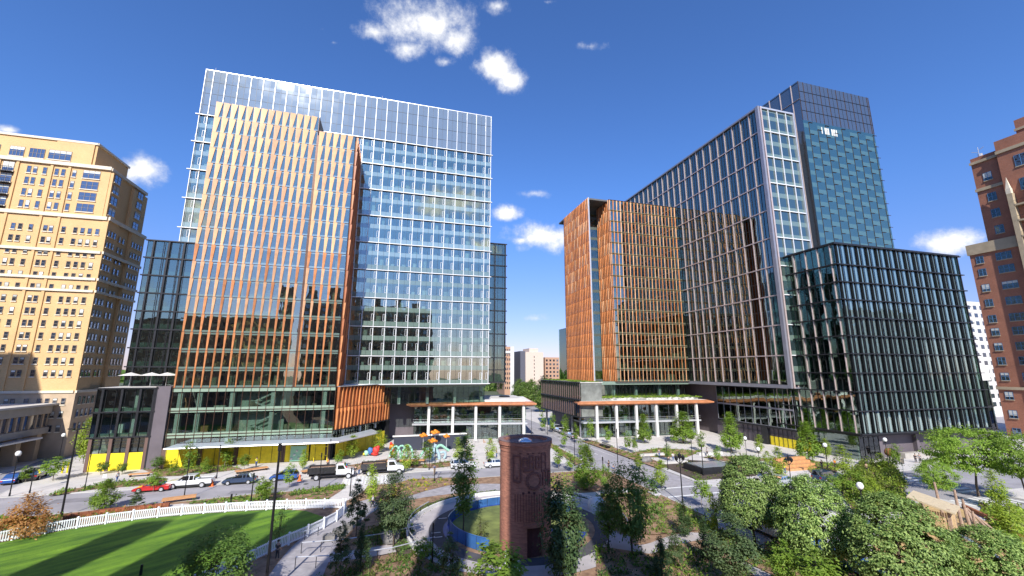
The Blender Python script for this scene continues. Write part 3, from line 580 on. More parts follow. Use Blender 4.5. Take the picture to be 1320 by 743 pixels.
# ================================================================ LOW RIGHT DARK BLOCK
def low_block():
    r=root('dark_office_block','cube shaped black framed glass office block on the street corner','office block',(110,66,0))
    X0,X1,Y0,Y1=90.2,129.2,65.,95.; zs=[5.5,9.9,13.7,17.4,21.3,25.,28.8,32.6,36.4,40.2,44.7]; ff=FY(Y0); fl=FXm(X0)
    m=MB('g_dark'); m.box(X0,X1,-.04,0,5.5,44.7,ff); m.box(Y0+.05,83.5,-.04,0,5.5,44.7,fl); m.box(X1-.04,X1,Y0+.05,Y1,5.5,44.7); m.build('curtain_wall',r)
    interior(r,ff,X0+5,X1-.2,zs,7,cols=[X0+5.5+8.2*k for k in range(5)],stuff=.6,seed=17); interior(r,fl,Y0+.3,83.3,zs,4.7,cols=[66.3,74.5],stuff=.6,seed=18)
    m=MB('spandrel_dark')
    for z in zs: m.mat('spandrel_dark').box(X0+.05,X1-.05,-.12,-.05,max(5.5,z-.3),min(44.7,z+.8),ff); m.box(Y0+.1,83.4,-.12,-.05,max(5.5,z-.3),min(44.7,z+.8),fl)
    m.build('spandrel_band',r)
    m=MB('blind'); rd=random.Random(19)
    for k in range(3,10):
        for j in range(26):
            if rd.random()<.45: h=rd.uniform(.4,2.2); u=X0+.4+1.47*j; m.box(u,u+1.1,-.45,-.4,zs[k+1]-.4-h,zs[k+1]-.4,ff)
    m.build('roller_blind',r)
    vs=[X0+.7+2.95*k for k in range(14)]
    bars('deep_fin',r,ff,'dark_metal',vs,(),5.5,44.7,w=.14,d1=.3); bars('shallow_fin',r,ff,'dark_metal',[v+.95 for v in vs[:-1]],(),5.5,44.7,w=.1,d1=.18); bars('panel_strip',r,ff,'g_strip',[v+.5 for v in vs[:-1]]+[v+1.9 for v in vs[:-1]],(),5.5,44.7,w=.55,d1=.03,d0=.002)
    bars('ledge',r,ff,'dark_metal',(),zs,u0=X0-.3,u1=X1+.9,h=.2,d1=.5); bars('side_ledge',r,fl,'dark_metal',(),zs,u0=Y0-.2,u1=83.5,h=.24,d1=.4)
    bars('side_mullion',r,fl,'pink_metal',[65.7+2.87*k for k in range(7)],(),5.5,44.7,w=.14,d1=.25); bars('thin_mullion',r,fl,'dark_metal',[67.1+2.87*k for k in range(6)],(),5.5,44.7,w=.06,d1=.1)
    m=MB('roof_dark'); m.box(X0,X1,Y0+.1,Y1,44.6,44.8); m.mat('dark_metal').box(X0-.3,X1+.5,Y0-.5,Y0+.1,44.75,45.0); m.box(X0-.3,X0+.1,Y0,76,44.75,45.); m.box(X0,X1,Y0,Y1,5.0,5.45); m.build('roof',r)
    m=MB('stone_dark'); m.box(97.5,X1-.5,68,69,.1,5.1); m.box(97.5,98.4,66.8,68,.1,5.1); m.box(109,109.8,67.2,68,.1,5.1); m.box(120,120.8,67.2,68,.1,5.1); m.mat('podium_stone').box(103,118,66.,67.2,.1,1.1); m.build('base_wall',r)
    m=MB('g_clear'); m.box(92,97.5,66.9,66.95,.15,5.); m.box(91.9,91.95,66.9,84,.15,5.); m.build('corner_glazing',r)
    m=MB('concrete_col'); m.box(93.2,93.8,67.6,68.2,.1,5.); m.box(92.6,93.2,75,75.6,.1,5.); m.mat('wall_in').box(95,96,68,84,.1,5.); m.build('column',r)
    bars('corner_mullion',r,FY(66.9),'dark_metal',[92+1.37*k for k in range(5)],[2.6],.15,5.,92,97.5,w=.07,h=.06,d1=.08)
low_block()
def link_podium():
    r=root('glass_link_podium','dark glass street level podium under the long slab tower','office podium',(90,92,0)); f=FXm(90.)
    sheet('glazing',r,f,'g_dark',79,103,4.4,13.4); interior(r,f,79.2,102.8,[4.4,8.8,13.4],7,cols=[82,89,96],stuff=.7,seed=23)
    bars('mullion',r,f,'frame_grey',[79+2.4*k for k in range(11)],[4.4,8.8],4.4,13.4,79,103,w=.09,h=.4,d1=.1)
    m=MB('stone_dark'); m.box(90.2,91,79,104,.1,4.3); m.mat('dark_metal').box(89.7,91,79,103,4.1,4.5); m.box(89.4,90.2,86.7,88.3,.1,4.3); m.build('base_wall',r)
    m=MB('yellow_board'); m.box(90.05,90.13,75.5,86.5,.14,2.2); m.build('hoarding_panel',r)
    bars('shopfront_frame',r,FXm(90.1),'dark_metal',[75.5+1.2*k for k in range(10)]+[90,91.5,93,94.5],[2.9],.12,4.2,75.5,98,w=.08,h=.08,d1=.12)
    # right hand glass podium beyond the block
    r2=root('glass_link_podium','pale green glass podium between the dark office block and red brick tower','office podium',(135,72,0)); f2=FY(72.)
    sheet('glazing',r2,f2,'g_clear',130,146,3.5,15.5); interior(r2,f2,130.2,146,[3.5,9.2,15.],6,seed=24); bars('mullion',r2,f2,'dark_metal',[130+1.7*k for k in range(10)],[3.6,9.2],3.5,15.5,130,146,w=.08,h=.3,d1=.15)
    m=MB('roof_white'); m.box(130,146,71.5,95,15.5,19.2); m.mat('stone_dark').box(129.5,146,73,74,.1,3.5); m.build('parapet',r2)
    m=MB('stone_dark'); m.build
link_podium()
# ================================================================ BEIGE APARTMENTS
WD={}; RB=random.Random(99)
def winmesh(w,h,frame='cast_stone',n=2,pane='g_win',sill=True,bl=0):
    k=(w,h,frame,n,pane,bl)
    if k in WD: return WD[k]
    m=MB(pane); m.box(-w/2,w/2,-.01,.03,0,h); m.mat('win_trim' if frame!='blue' else 'car_sky')
    if bl: m.mat('blind').box(-w/2+.03,w/2-.03,-.03,-.005,h*(.35 if bl==2 else .68),h-.03); m.mat('win_trim' if frame!='blue' else 'car_sky')
    t=.06
    for q in ((-w/2,-w/2+t,0,h),(w/2-t,w/2,0,h),(-w/2,w/2,h-t,h),(-w/2,w/2,0,t),(-w/2,w/2,h*.5-.03,h*.5+.03)): m.box(q[0],q[1],-.05,-.01,q[2],q[3])
    for i in range(1,n): x=-w/2+w*i/n; m.box(x-.04,x+.04,-.055,-.01,0,h)
    if sill: m.mat('cast_stone' if frame!='blue' else 'tan_stone').box(-w/2-.1,w/2+.1,-.14,-.01,-.2,0)
    o=m.build('window'); me=o.data; bpy.data.objects.remove(o); WD[k]=me; return me
def windows(par,items,cap=100):
    """items: (x,y,z,rot,w,h,n,frame)  nearest first are kept as single parts"""
    items=sorted(items,key=lambda i:i[0]**2+i[1]**2+(i[2]-18)**2)
    for (x,y,z,rz,w,h,n,fm) in items[:cap]:
        o=bpy.data.objects.new('window',winmesh(w,h,fm,n,bl=RB.choice((0,0,0,1,2)))); COL.objects.link(o); o.parent=par; o.location=Vector((x,y,z))-par.location; o.rotation_euler=(0,0,rz)
    rest=items[cap:]
    if rest:
        vs=[];fs=[];mi=[];mats=[]
        for (x,y,z,rz,w,h,n,fm) in rest:
            me=winmesh(w,h,fm,n,bl=RB.choice((0,0,0,1,2))); base=len(vs); c,s=math.cos(rz),math.sin(rz)
            for v in me.vertices: vs.append((x+v.co.x*c-v.co.y*s,y+v.co.x*s+v.co.y*c,z+v.co.z))
            for p in me.polygons:
                fs.append(tuple(base+i for i in p.vertices)); nm=me.materials[p.material_index].name
                if nm not in mats: mats.append(nm)
                mi.append(mats.index(nm))
        b=MB(mats[0]); b.mats=mats; b.v=vs; b.f=fs; b.m=mi; o=b.build('window_rows',par); o['kind']='stuff'
def beige():
    r=root('beige_apartment_building','tall sunlit beige brick apartment tower with white stone bands at the left edge','apartment building',(-80,113,0))
    Y=112.5; X=-64.; SH=2.6
    m=MB('beige_brick'); m.box(-128,X,Y,126.9,13.,51.3); m.box(-128,X-.9,Y+.0,127,51.3,63.3); m.box(-128,-69.7,115,127,63.3,70.4); m.box(-77.3,-70.2,114.7,126,63.4,69.9)
    for x in (-75.6,-72.4,-81.6,-84.8,-90,-93): m.box(x-.25,x+.25,Y-.25,Y,13,63.3)
    m.box(X-.6,X+.5,Y-.07,116.5,13,51.25); m.box(X-.2,X+.6,121.5,127,13,51.6); m.box(-65.2,-64.3,Y+.1,116,51.3,62.8); m.box(-65.2,-64.3,121,127,51.3,62.2); m.build('wall',r)
    m=MB('base_tan'); m.box(-128,X+.6,Y-.15,127.2,0,13.1); m.build('base_wall',r)
    m=MB('cast_stone')
    for z,h in ((13.2,.5),(34.6,.5),(37.3,.55),(43.4,.6),(51.4,.8)): m.box(-128.2,X+.25,Y-.38,Y-.0,z-h/2,z+h/2); m.box(X+.5,X+.85,Y-.3,127.2,z-h/2,z+h/2)
    m.box(-128.2,X-.6,Y-.5,Y+.2,63.,63.8); m.box(-65.2,X-.4,Y-.3,127.,62.9,63.6); m.box(-128,-69.6,114.7,115,70.,70.5); m.box(-69.7,-69.4,114.7,127.2,70.,70.5); m.build('stone_band',r)
    m=MB('roof_white')
    for x in (-77,-75.8,-74.4,-72,-71): m.tube((x,118,70.4),(x,118,71.3),.12); m.blob((x,118,71.4),.25)
    m.build('roof_vent',r)
    it=[]; cols=[-80.,-78.8,-77.,-74.5,-73.5,-71.3,-69.2,-67.9,-66.6,-65.2]; cl=cols[:6]; allc=cols+[c-11.2 for c in cl if c<-72]+[c-19.8 for c in cols[:6]]
    z=16.3; zz=[]
    while z<49.5:
        zz.append(z); z+=SH
    for z in zz:
        for c in allc: it.append((c,Y-.05,z,0,.72,1.35,1,'w'))
        for c in (113.2,114.3,115.4): it.append((X+.56,c,z,PI/2,.7,1.35,1,'w'))
        for c in (122.3,123.5,124.7,125.9): it.append((X+.66,c,z,PI/2,.7,1.35,1,'w'))
        for c in (118.2,119.6): it.append((X+.12,c,z,PI/2,.7,1.35,1,'w'))
    for z in (5.2,8.,10.6):
        for c in (113.8,115.2,116.6,118.,119.4,121,122.4,123.8,125.2): it.append((X+.66,c,z,PI/2,.7,1.5,1,'w'))
        for c in cols: it.append((c,Y-.2,z,0,.72,1.3,1,'w'))
    for z in (52.6,55.3,58.,60.6):
        for c in (-79.6,-78.5,-76.8,-74.7,-73.5,-71.5,-88.,-90.5): it.append((c,Y-.05,z,0,.72,1.6,1,'w'))
        it.append((-68.3,Y-.05,z,0,3.2,1.9,3,'w')); it.append((-64.24,114.2,z,PI/2,2.3,1.9,2,'w')); it.append((-64.24,123.8,z,PI/2,2.3,1.7,2,'w')); it.append((-83.2,Y-.05,z,0,2.,2.1,2,'w'))
    for a,w in ((-88.5,2.6),(-84.2,2.6),(-80.6,2.8),(-76.2,4.2)): it.append((a,114.62 if a>-77.3 else 114.92,65.2,0,w,2.3,4,'w'))
    windows(r,it)
    for z in (52.3,55.,57.7,60.3):
        q=MB('dark_metal'); q.box(-84.4,-82,Y-.9,Y-.02,z-.12,z); 
        for k in range(9): q.box(-84.4+.3*k,-84.36+.3*k,Y-.9,Y-.86,z,z+.9)
        q.box(-84.4,-82,Y-.92,Y-.86,z+.9,z+.96); q.build('balcony',r)
    # annex at its foot
    r2=root('stone_entrance_annex','low grey stone annex with dark entrance at the foot of the beige tower','annex',(-72,100,0))
    m=MB('base_tan'); m.box(-110,-67,92,112.1,5.05,10.55); m.box(-110,-69.5,92.2,112.1,.05,5.05); m.build('wall',r2)
    for z0,z1 in ((9.,10.5),(5.1,6.3)): m=MB('podium_stone'); m.box(-67.1,-66.5,91.9,112.,z0,z1); m.build('stone_band',r2)
    for k in range(12):
        y=93.+1.6*k; q=MB('g_win'); q.box(-67.05,-66.92,y,y+.95,6.5,8.9); q.build('window',r2)
        q=MB('base_tan'); q.box(-67.05,-66.7,y-.5,y-.12,6.3,9.); q.build('pilaster',r2)
    for y in (92.3,97.5,104.8,109.5): q=MB('base_tan'); q.box(-69.5,-66.6,y,y+1.1,.1,5.1); q.build('pier',r2)
    m=MB('roof_pale'); m.box(-110.3,-65.8,91.6,112.3,10.6,10.95); m.build('roof',r2)
    m=MB('alu'); m.box(-67,-64.8,93,108,4.5,4.8); m.build('entrance_canopy',r2)
    m=MB('roof_dark'); m.box(-68.9,-68.7,94,105,.1,4.9); m.build('entrance',r2)
beige()
# ================================================================ RED BRICK TOWER
def brown():
    r=root('red_brick_tower','tall red brick apartment tower with tan stone balcony bay at the right edge','apartment building',(160,65,0)); X=150.; f=FXm(X)
    m=MB('red_brick'); m.box(X,176,56,72.5,0,49.6); m.box(X+.6,176,56,68.6,49.6,75.); m.box(X-.4,X+.6,57,63.,49.6,77.); m.box(X+3,176,56,60,75,82); m.box(X+6,176,52,56,82,87); m.build('wall',r)
    m=MB('tan_stone'); m.box(X-.35,X+.0,62.5,72.8,48.6,51.4); m.box(X,185,72.5,72.8,48.6,51.4); m.box(X-.3,X,56,72.7,13.2,13.9); m.box(X+.3,X+.6,60,68.8,65.4,66.2); m.box(X+.2,X+.6,62.,68.8,73.2,73.9); m.box(X-.7,X-.4,57,63.1,73.4,74.2); m.box(X+2.7,X+3,56,60.2,79.,79.6); m.build('stone_band',r)
    it=[]
    for z in (2.,6.3,10.8,15.5,19.4,23.,26.8,30.2,34.4,38.4,42.6,46.): 
        it.append((X-.05,70.6,z,-PI/2,1.5,1.9,2,'blue')); it.append((X-.05,66.,z,-PI/2,2.9,1.9,3,'blue'))
    for z in (53,57.5,62.,67.8): it.append((X+.55,65.9,z,-PI/2,1.7,2.2,2,'blue'))
    for z in (68.6,62.4): it.append((X-.45,58.5,z,-PI/2,3.2,3.,3,'blue'))
    windows(r,it)
    m=MB('tan_stone'); m.box(X-1.6,X-.2,61.4,62.4,0,62); m.box(X-1.6,X-.2,57.,58.,0,62)
    for z in [14+4.05*k for k in range(12)]: m.box(X-1.6,X-.3,57.9,61.5,z,z+.4)
    m.build('balcony_frame',r)
    m=MB('dark_metal')
    for z in [14.4+4.05*k for k in range(12)]:
        m.box(X-1.55,X-1.5,58,61.4,z+1.,z+1.06)
        for k in range(11): m.box(X-1.54,X-1.51,58.1+.3*k,58.13+.3*k,z,z+1.)
    m.build('railing',r)
    m=MB('cast_stone')
    for y in (62.,58.): m.box(X-1.5,X-.6,y-.45,y+.45,62,63.4); m.faces([(X-1.45,y-.4,63.4),(X-.65,y-.4,63.4),(X-.65,y+.4,63.4),(X-1.45,y+.4,63.4),(X-1.05,y,66.6)],[(0,1,4),(1,2,4),(2,3,4),(3,0,4)])
    m.build('stone_finial',r)
    m=MB('alu'); m.tube((X+1.5,67,75),(X+1.5,67,78.),.08); m.tube((X+1.5,67,77),(X+1.5,65.8,77.6),.06); m.tube((X+1.5,67,76.4),(X+1.5,68.4,77.2),.06); m.lathe([(.5,0),(.5,.9)],(X+1.5,66.8,75.),8); m.build('antenna',r)
    r.location=(160*1.1067,65*1.1067,-1.92); r.scale=(1.1067,)*3
brown()
# ================================================================ DISTANT BUILDINGS
def far_block(name,label,x0,x1,y,z1,wall,rows,cols,depth=18,extra=None,cat='building'):
    r=root(name,label,cat,((x0+x1)/2,y,0)); m=MB(wall); m.box(x0,x1,y,y+depth,0,z1); m.build('wall',r)
    st=(x1-x0)/cols; h=(z1-4)/rows
    for k in range(rows):
        q=MB('g_win')
        for j in range(cols): q.box(x0+st*(j+.25),x0+st*(j+.75),y-.1,y+.02,3+h*k+h*.3,3+h*k+h*.8)
        q.build('window',r)
    if extra: extra(r)
    return r
M('far_white',(.62,.60,.58),.8,0,.06); M('far_cream',(.62,.50,.42),.8,0,.06); M('far_tan',(.45,.27,.18),.8,0,.1); M('far_pink',(.5,.33,.25),.8,0,.08); M('far_dark',(.10,.10,.13),.8,0,.1)
def ex1(r): m=MB('far_white'); m.box(83.6,86.4,299.4,318,0,34.4); m.box(80,84,299.3,318,29.5,31.2); m.build('white_pier',r)
far_block('distant_office_block','distant white and brown office block at the edge of the dark glass annex',79.5,84,300,34.3,'far_tan',9,3,extra=ex1)
def ex2(r): m=MB('far_dark'); m.box(91.7,95.4,301,320,0,31.3); m.mat('far_cream').box(99.,106.,302,318,30.5,33.5); m.build('dark_side_wall',r)
rr=root('distant_slab_building','distant blank cream slab building with one dark side seen down the street','building',(102,300,0)); m=MB('far_cream'); m.box(95.4,109.4,300,320,0,30.6); m.build('wall',rr); ex2(rr)
q=MB('g_win'); [q.box(101.9,102.4,299.9,300.02,3+2.6*k,4.4+2.6*k) for k in range(10)]; q.build('window_column',rr)
q=MB('far_white'); q.box(106.5,108.8,292,299,0,9.5); tag(q.build('distant_low_house',loc=(107,295,0)),'small bright white building in front of the distant cream slab','building')
far_block('distant_apartment_block','distant tan brick apartment block left of the dark sliver tower',112.5,124,305,27.,'far_tan',8,4)
far_block('distant_apartment_block','distant small pink apartment block in the gap left of the cream slab',85.5,92.5,330,27.,'far_pink',7,3)
def ex3(r): 
    for k in range(13):
        m=MB('far_white'); m.box(216,228,112.6,114,4+3.1*k,5.3+3.1*k); m.build('balcony',r)
far_block('white_apartment_block','white apartment block with many balconies between the dark office block and red brick tower',214,242,114,46,'far_white',13,7,extra=ex3)
# ================================================================ BUILDINGS BEHIND THE CAMERA (seen mirrored in the glass, some added to shape the park's shade)
def back_block(name,label,x0,x1,y0,y1,z1,wall='far_tan'):
    r=root(name,label,'apartment building',((x0+x1)/2,y1,0)); m=MB(wall); m.box(x0,x1,y0,y1,0,z1); m.build('wall',r)
    m=MB('g_win'); n=int((x1-x0)/3.2)
    for k in range(int(z1/3.1)):
        for j in range(n): m.box(x0+3.2*j+.8,x0+3.2*j+2.4,y1-.02,y1+.06,3.1*k+1,3.1*k+2.6)
    m.build('window_rows',r)['kind']='stuff'
M('back_brick',(.30,.24,.2),.85,0,.15)
back_block('offview_brick_block','slender added shade block behind the viewpoint, leftmost of seven',-46.0,-42.1,-7,-3,52.5,'back_brick')  # unseen row of seven, split with gaps so sun stripes cross the park
back_block('offview_brick_block','slender added shade block behind the viewpoint, second of seven from the left',-36.9,-33.0,-7,-3,52.5,'back_brick')
back_block('offview_brick_block','slender added shade block behind the viewpoint, third of seven from the left',-27.8,-23.9,-7,-3,52.5,'back_brick')
back_block('offview_brick_block','slender added shade block behind the viewpoint, fourth of seven from the left',-18.7,-14.8,-7,-3,52.5,'back_brick')
back_block('offview_brick_block','slender added shade block behind the viewpoint, just left of the viewpoint',-9.6,-5.7,-7,-3,52.5,'back_brick')
back_block('offview_brick_block','slender added shade block behind the viewpoint, just right of the viewpoint',-0.5,3.4,-7,-3,52.5,'back_brick')
back_block('offview_brick_block','slender added shade block behind the viewpoint, rightmost of seven',8.6,12.5,-7,-3,52.5,'back_brick')
back_block('offview_brick_block','long added block behind the viewpoint that fills gaps in the reflections',-48,24,-80,-60,56,'back_brick')  # unseen block added to close the row's gaps in mirrored glass
back_block('offview_brick_block','lower brick apartment block left behind the viewpoint',-110,-47,-24,-3,39,'back_brick')
back_block('offview_brick_block','brick apartment block far right behind the viewpoint, mirrored in the dark office block',186,252,-40,-14,46,'back_brick')
back_block('offview_brick_block','brick apartment block beyond the left edge that throws shade on the beige tower',-150,-86,44,60,62,'back_brick')
# ================================================================ GROUND
m=MB('ground_far'); m.box(-3000,3000,-600,5000,-1.0,-.05); struct('ground',m)
m=MB('asphalt'); m.face([(-240,15,0),(260,15,0),(260,230,0),(-240,230,0)]); struct('road',m)
def slab(name,poly,z0=-.02,z1=.12,mat='pave'):
    m=MB(mat); m.prism(poly,z0,z1); o=m.build(name); o['kind']='structure'
    return o
PVNW=[(-52.9,81.2),(38.9,81.2),(38.9,176),(-72,176),(-65.5,135),(-60.9,112),(-57.8,100)]
PARK=[(-75,68.8),(-40,70.3),(-30,71.6),(-18,73.4),(-5,74),(35,74.1),(37.5,73.6),(38.6,72),(38.9,70),(38.9,-20),(-75,-20)]
slab('pavement',PVNW); slab('pavement',[(-200,50),(-63.3,80),(-62.8,93),(-64.8,105.5),(-68,120),(-80,176),(-200,176)])
slab('pavement',[(48.8,61),(49.6,59.6),(51,59),(200,59),(200,176),(48.8,176)]); slab('pavement',[(48.9,44),(50,45),(76,45),(76,-20),(48.9,-20)]); slab('pavement',[(87,44),(89,46.5),(93,45.5),(200,44.5),(200,-20),(87,-20)])
slab('park_ground',PARK,mat='mulch')
def kerb(pts,name='kerb'):
    m=MB('kerb')
    for a,b in zip(pts[:-1],pts[1:]):
        d=Vector((b[0]-a[0],b[1]-a[1])); 
        if d.length<.01: continue
        d.normalize(); n=Vector((-d.y,d.x))*.11
        m.prism([(a[0]-n.x,a[1]-n.y),(b[0]-n.x,b[1]-n.y),(b[0]+n.x,b[1]+n.y),(a[0]+n.x,a[1]+n.y)],-.01,.135)
    o=m.build(name); o['kind']='structure'
kerb([PVNW[0],PVNW[1],PVNW[2]]); kerb(PARK[0:10]); kerb([(48.8,176),(48.8,61),(49.6,59.6),(51,59),(200,59)]); kerb([(48.9,15),(48.9,44),(50,45),(76,45),(76,15)]); kerb([(87,15),(87,44),(89,46.5),(93,45.5),(200,44.5)])
kerb([PVNW[0],PVNW[6],PVNW[5],PVNW[4]])
ZT=[.128]
def flat(name,poly,mat,kind='structure'):
    ZT[0]+=.0022; m=MB(mat); m.face([(p[0],p[1],ZT[0]) for p in poly]); o=m.build(name); o['kind']=kind; return o
def smooth(pts,k=2):
    for _ in range(k):
        q=[pts[0]]
        for a,b in zip(pts[:-1],pts[1:]): q+=[(a[0]*.75+b[0]*.25,a[1]*.75+b[1]*.25),(a[0]*.25+b[0]*.75,a[1]*.25+b[1]*.75)]
        pts=q+[pts[-1]]
    return pts
def ribbon(name,pts,w,mat,z=None):
    pts=smooth(pts); L=[];Rr=[]
    for i,p in enumerate(pts):
        a=pts[max(0,i-1)];b=pts[min(len(pts)-1,i+1)]; d=Vector((b[0]-a[0],b[1]-a[1])).normalized(); n=Vector((-d.y,d.x))*w/2
        L.append((p[0]+n.x,p[1]+n.y)); Rr.append((p[0]-n.x,p[1]-n.y))
    if z is None: ZT[0]+=.0022; z=ZT[0]
    m=MB(mat)
    for i in range(len(pts)-1): m.face([(*Rr[i],z),(*Rr[i+1],z),(*L[i+1],z),(*L[i],z)])
    o=m.build(name); o['kind']='structure'; return o
# road markings
def mark(poly,mat='paint_white',z=.004): 
    m=MB(mat); m.face([(p[0],p[1],z) for p in poly]); struct('road_marking',m)
def rect(x0,x1,y0,y1): return [(x0,y0),(x1,y0),(x1,y1),(x0,y1)]
mark([(x,y) for x,y in rect(-6.6,.6,74.05,81.1)],'pave_fine',.05)
m=MB('paint_white')
for k in range(11): m.face([(x,y,.056) for x,y in rect(-6.2+.62*k,-5.85+.62*k,75,80.6)])
struct('road_marking',m)
m=MB('paint_white'); m.face([(x,y,.005) for x,y in rect(39.3,48.5,60.2,60.6)]); m.face([(x,y,.005) for x,y in rect(39.3,48.5,56.2,56.6)])
for k in range(9): m.face([(x,y,.005) for x,y in rect(83.2+.0*k,87.6,46.5+1.35*k,47.2+1.35*k)])
for k in range(8): m.face([(x,y,.005) for x,y in rect(76.6+1.25*k,77.3+1.25*k,41.,44.6)])
for k in range(40): m.face([(x,y,.005) for x,y in rect(43.8,43.95,84+3*k,85.5+3*k)])
m.face([(x,y,.005) for x,y in rect(46.2,46.3,84,130)]); struct('road_marking',m)
mark(rect(38.9,48.8,61,74),'gravel_pave',.003)
# north plaza
ribbon('path',G([(700,600),(650,585),(610,580),(560,585)]),4,'pave_fine')
flat('plaza',[(5,100),(38.6,100),(38.6,113),(5,116)],'pave_fine'); flat('plaza',[(49.5,88),(88,88),(88,104),(52,107)],'pave_fine')
# lawn
FAR=[(-62,46),(-48,54.5)]+G([(0,700),(60,688),(120,678),(180,670),(240,664),(300,660),(360,657),(400,656),(445,656)],.12)
NEAR=[FAR[-1]]+G([(440,670),(400,691),(360,708),(320,728)],.12)+[(-15.5,43),(-19,37),(-26,30)]
flat('lawn',FAR[:-2]+G([(395,659),(420,668),(400,684),(360,703),(322,724)],.12)+[(-16,43),(-20,37),(-27,30),(-62,28)],'lawn')
ribbon('path',G([(372,760),(398,712),(432,678),(468,652),(530,637),(600,629),(660,629),(740,645)],.12),4.6,'gravel_pave')
ribbon('path',G([(380,652),(425,648),(452,634),(458,625)],.12),4.0,'pave_fine')
ribbon('path',G([(200,655),(260,649),(330,650),(400,651)],.12),1.6,'pave_fine')
ribbon('path',G([(385,722),(440,718),(500,709),(545,696),(575,690)],.12),2.2,'ring_light')
ribbon('path',G([(762,697),(800,704),(835,711),(875,694),(910,690),(950,712),(1010,760)],.12),2.1,'ring_light')
ribbon('path',G([(905,668),(960,690),(1040,735),(1090,765)],.12),2.0,'ring_light')
ribbon('path',G([(712,640),(770,640),(800,632),(850,640)],.12),3.,'pave_fine')
RC=(15.3,51.); 
def ring(name,r0,r1,a0,a1,mat,z0=None,z1=None,n=72,kind='structure'):
    if z0 is None: ZT[0]+=.0022; z=ZT[0]
    m=MB(mat); n=max(3,int(n*abs(a1-a0)/360))
    for i in range(n):
        t0,t1=R(a0+(a1-a0)*i/n),R(a0+(a1-a0)*(i+1)/n); P=[(RC[0]+r*math.cos(t),RC[1]+r*math.sin(t)) for r,t in ((r0,t0),(r1,t0),(r1,t1),(r0,t1))]
        if z0 is None: m.face([(*p,z) for p in P])
        else: m.prism(P,z0,z1)
    if kind=='structure': return struct(name,m)
    return m
M('dry_lawn',(.13,.16,.05),.95,0,.35,.5,bump=.5,col2=(.22,.26,.07))
ring('grass_bed',.01,7.9,0,360,'dry_lawn'); ring('blue_path',7.9,8.7,20,200,'blue_deck'); ring('asphalt_path',8.7,10.3,-60,300,'ring_dark'); ring('path',10.3,12.5,-60,300,'ring_light')
ring('blue_path',2.5,7.8,250,330,'blue_deck')
m=MB('concrete_col'); mm=ring('wall',12.5,12.75,20,205,'concrete_col',.12,.62,kind=None); tag(mm.build('curved_retaining_wall',loc=(RC[0],RC[1]+12,0)),'low curved concrete wall around the outer ring path','wall')
m=MB('paint_white')
for t in (178,186,150,110): 
    x,y=RC[0]+9.5*math.cos(R(t)),RC[1]+9.5*math.sin(R(t)); m.face([(x-.5,y-.08,ZT[0]+.004),(x+.5,y-.08,ZT[0]+.004),(x+.5,y+.08,ZT[0]+.004),(x-.5,y+.08,ZT[0]+.004)])
struct('road_marking',m)
def railing(name,label,pts,h=1.0,mat='alu',panel=None,step=2.,cat='railing',z=.12,top=.05):
    r=root(name,label,cat,(pts[0][0],pts[0][1],z)); m=MB(mat); q=MB('dark_metal'); acc=0
    for a,b in zip(pts[:-1],pts[1:]): m.tube((*a,z+h),(*b,z+h),top,n=6)
    m.build('handrail',r)
    if panel:
        p=MB(panel)
        for a,b in zip(pts[:-1],pts[1:]):
            d=Vector((b[0]-a[0],b[1]-a[1])).normalized()*1; n=Vector((-d.y,d.x))*.02
            p.prism([(a[0]-n.x,a[1]-n.y),(b[0]-n.x,b[1]-n.y),(b[0]+n.x,b[1]+n.y),(a[0]+n.x,a[1]+n.y)],z+.05,z+h-.05)
        p.build('panel',r)
    tot=0; q=MB('dark_metal'); nxt=0
    for a,b in zip(pts[:-1],pts[1:]):
        L=math.hypot(b[0]-a[0],b[1]-a[1])
        while nxt<=tot+L:
            t=(nxt-tot)/L if L else 0; x,y=a[0]+(b[0]-a[0])*t,a[1]+(b[1]-a[1])*t; s=MB('dark_metal'); s.tube((x,y,z),(x,y,z+h),.035,n=6); s.build('post',r); nxt+=step
        tot+=L
    return r
arc=lambda rr,a0,a1,n=24:[(RC[0]+rr*math.cos(R(a0+(a1-a0)*i/n)),RC[1]+rr*math.sin(R(a0+(a1-a0)*i/n))) for i in range(n+1)]
railing('curved_railing','curved pale rail with mesh on the left outer edge of the ring path',arc(12.6,140,215),1.1)
railing('curved_railing','curved pale rail on the right outer edge of the ring path, beside the dark tree',arc(12.4,-25,35),1.1)
railing('blue_fence','curved bright blue fence around the inner grass circle, far side',arc(8.2,20,165),1.0,'paint_white','blue_board',1.5,'fence')
railing('blue_fence','curved blue fence sloping to the near left of the inner grass circle',arc(8.0,178,232),1.3,'blue_board','blue_board',1.5,'fence')
railing('ramp_railing','thin metal railing along the upper edge of the ramp in the left park',G([(388,714),(440,710),(500,700),(545,688)],.12),1.0,step=1.8)
railing('ramp_railing','thin metal railing along the lower edge of the ramp in the left park',G([(380,734),(440,731),(505,721),(560,706)],.12),1.0,step=1.8)
railing('path_railing','short low metal railing beside the paved walk left of the small trees',G([(372,700),(395,696),(412,690)],.12),.9,step=1.5)
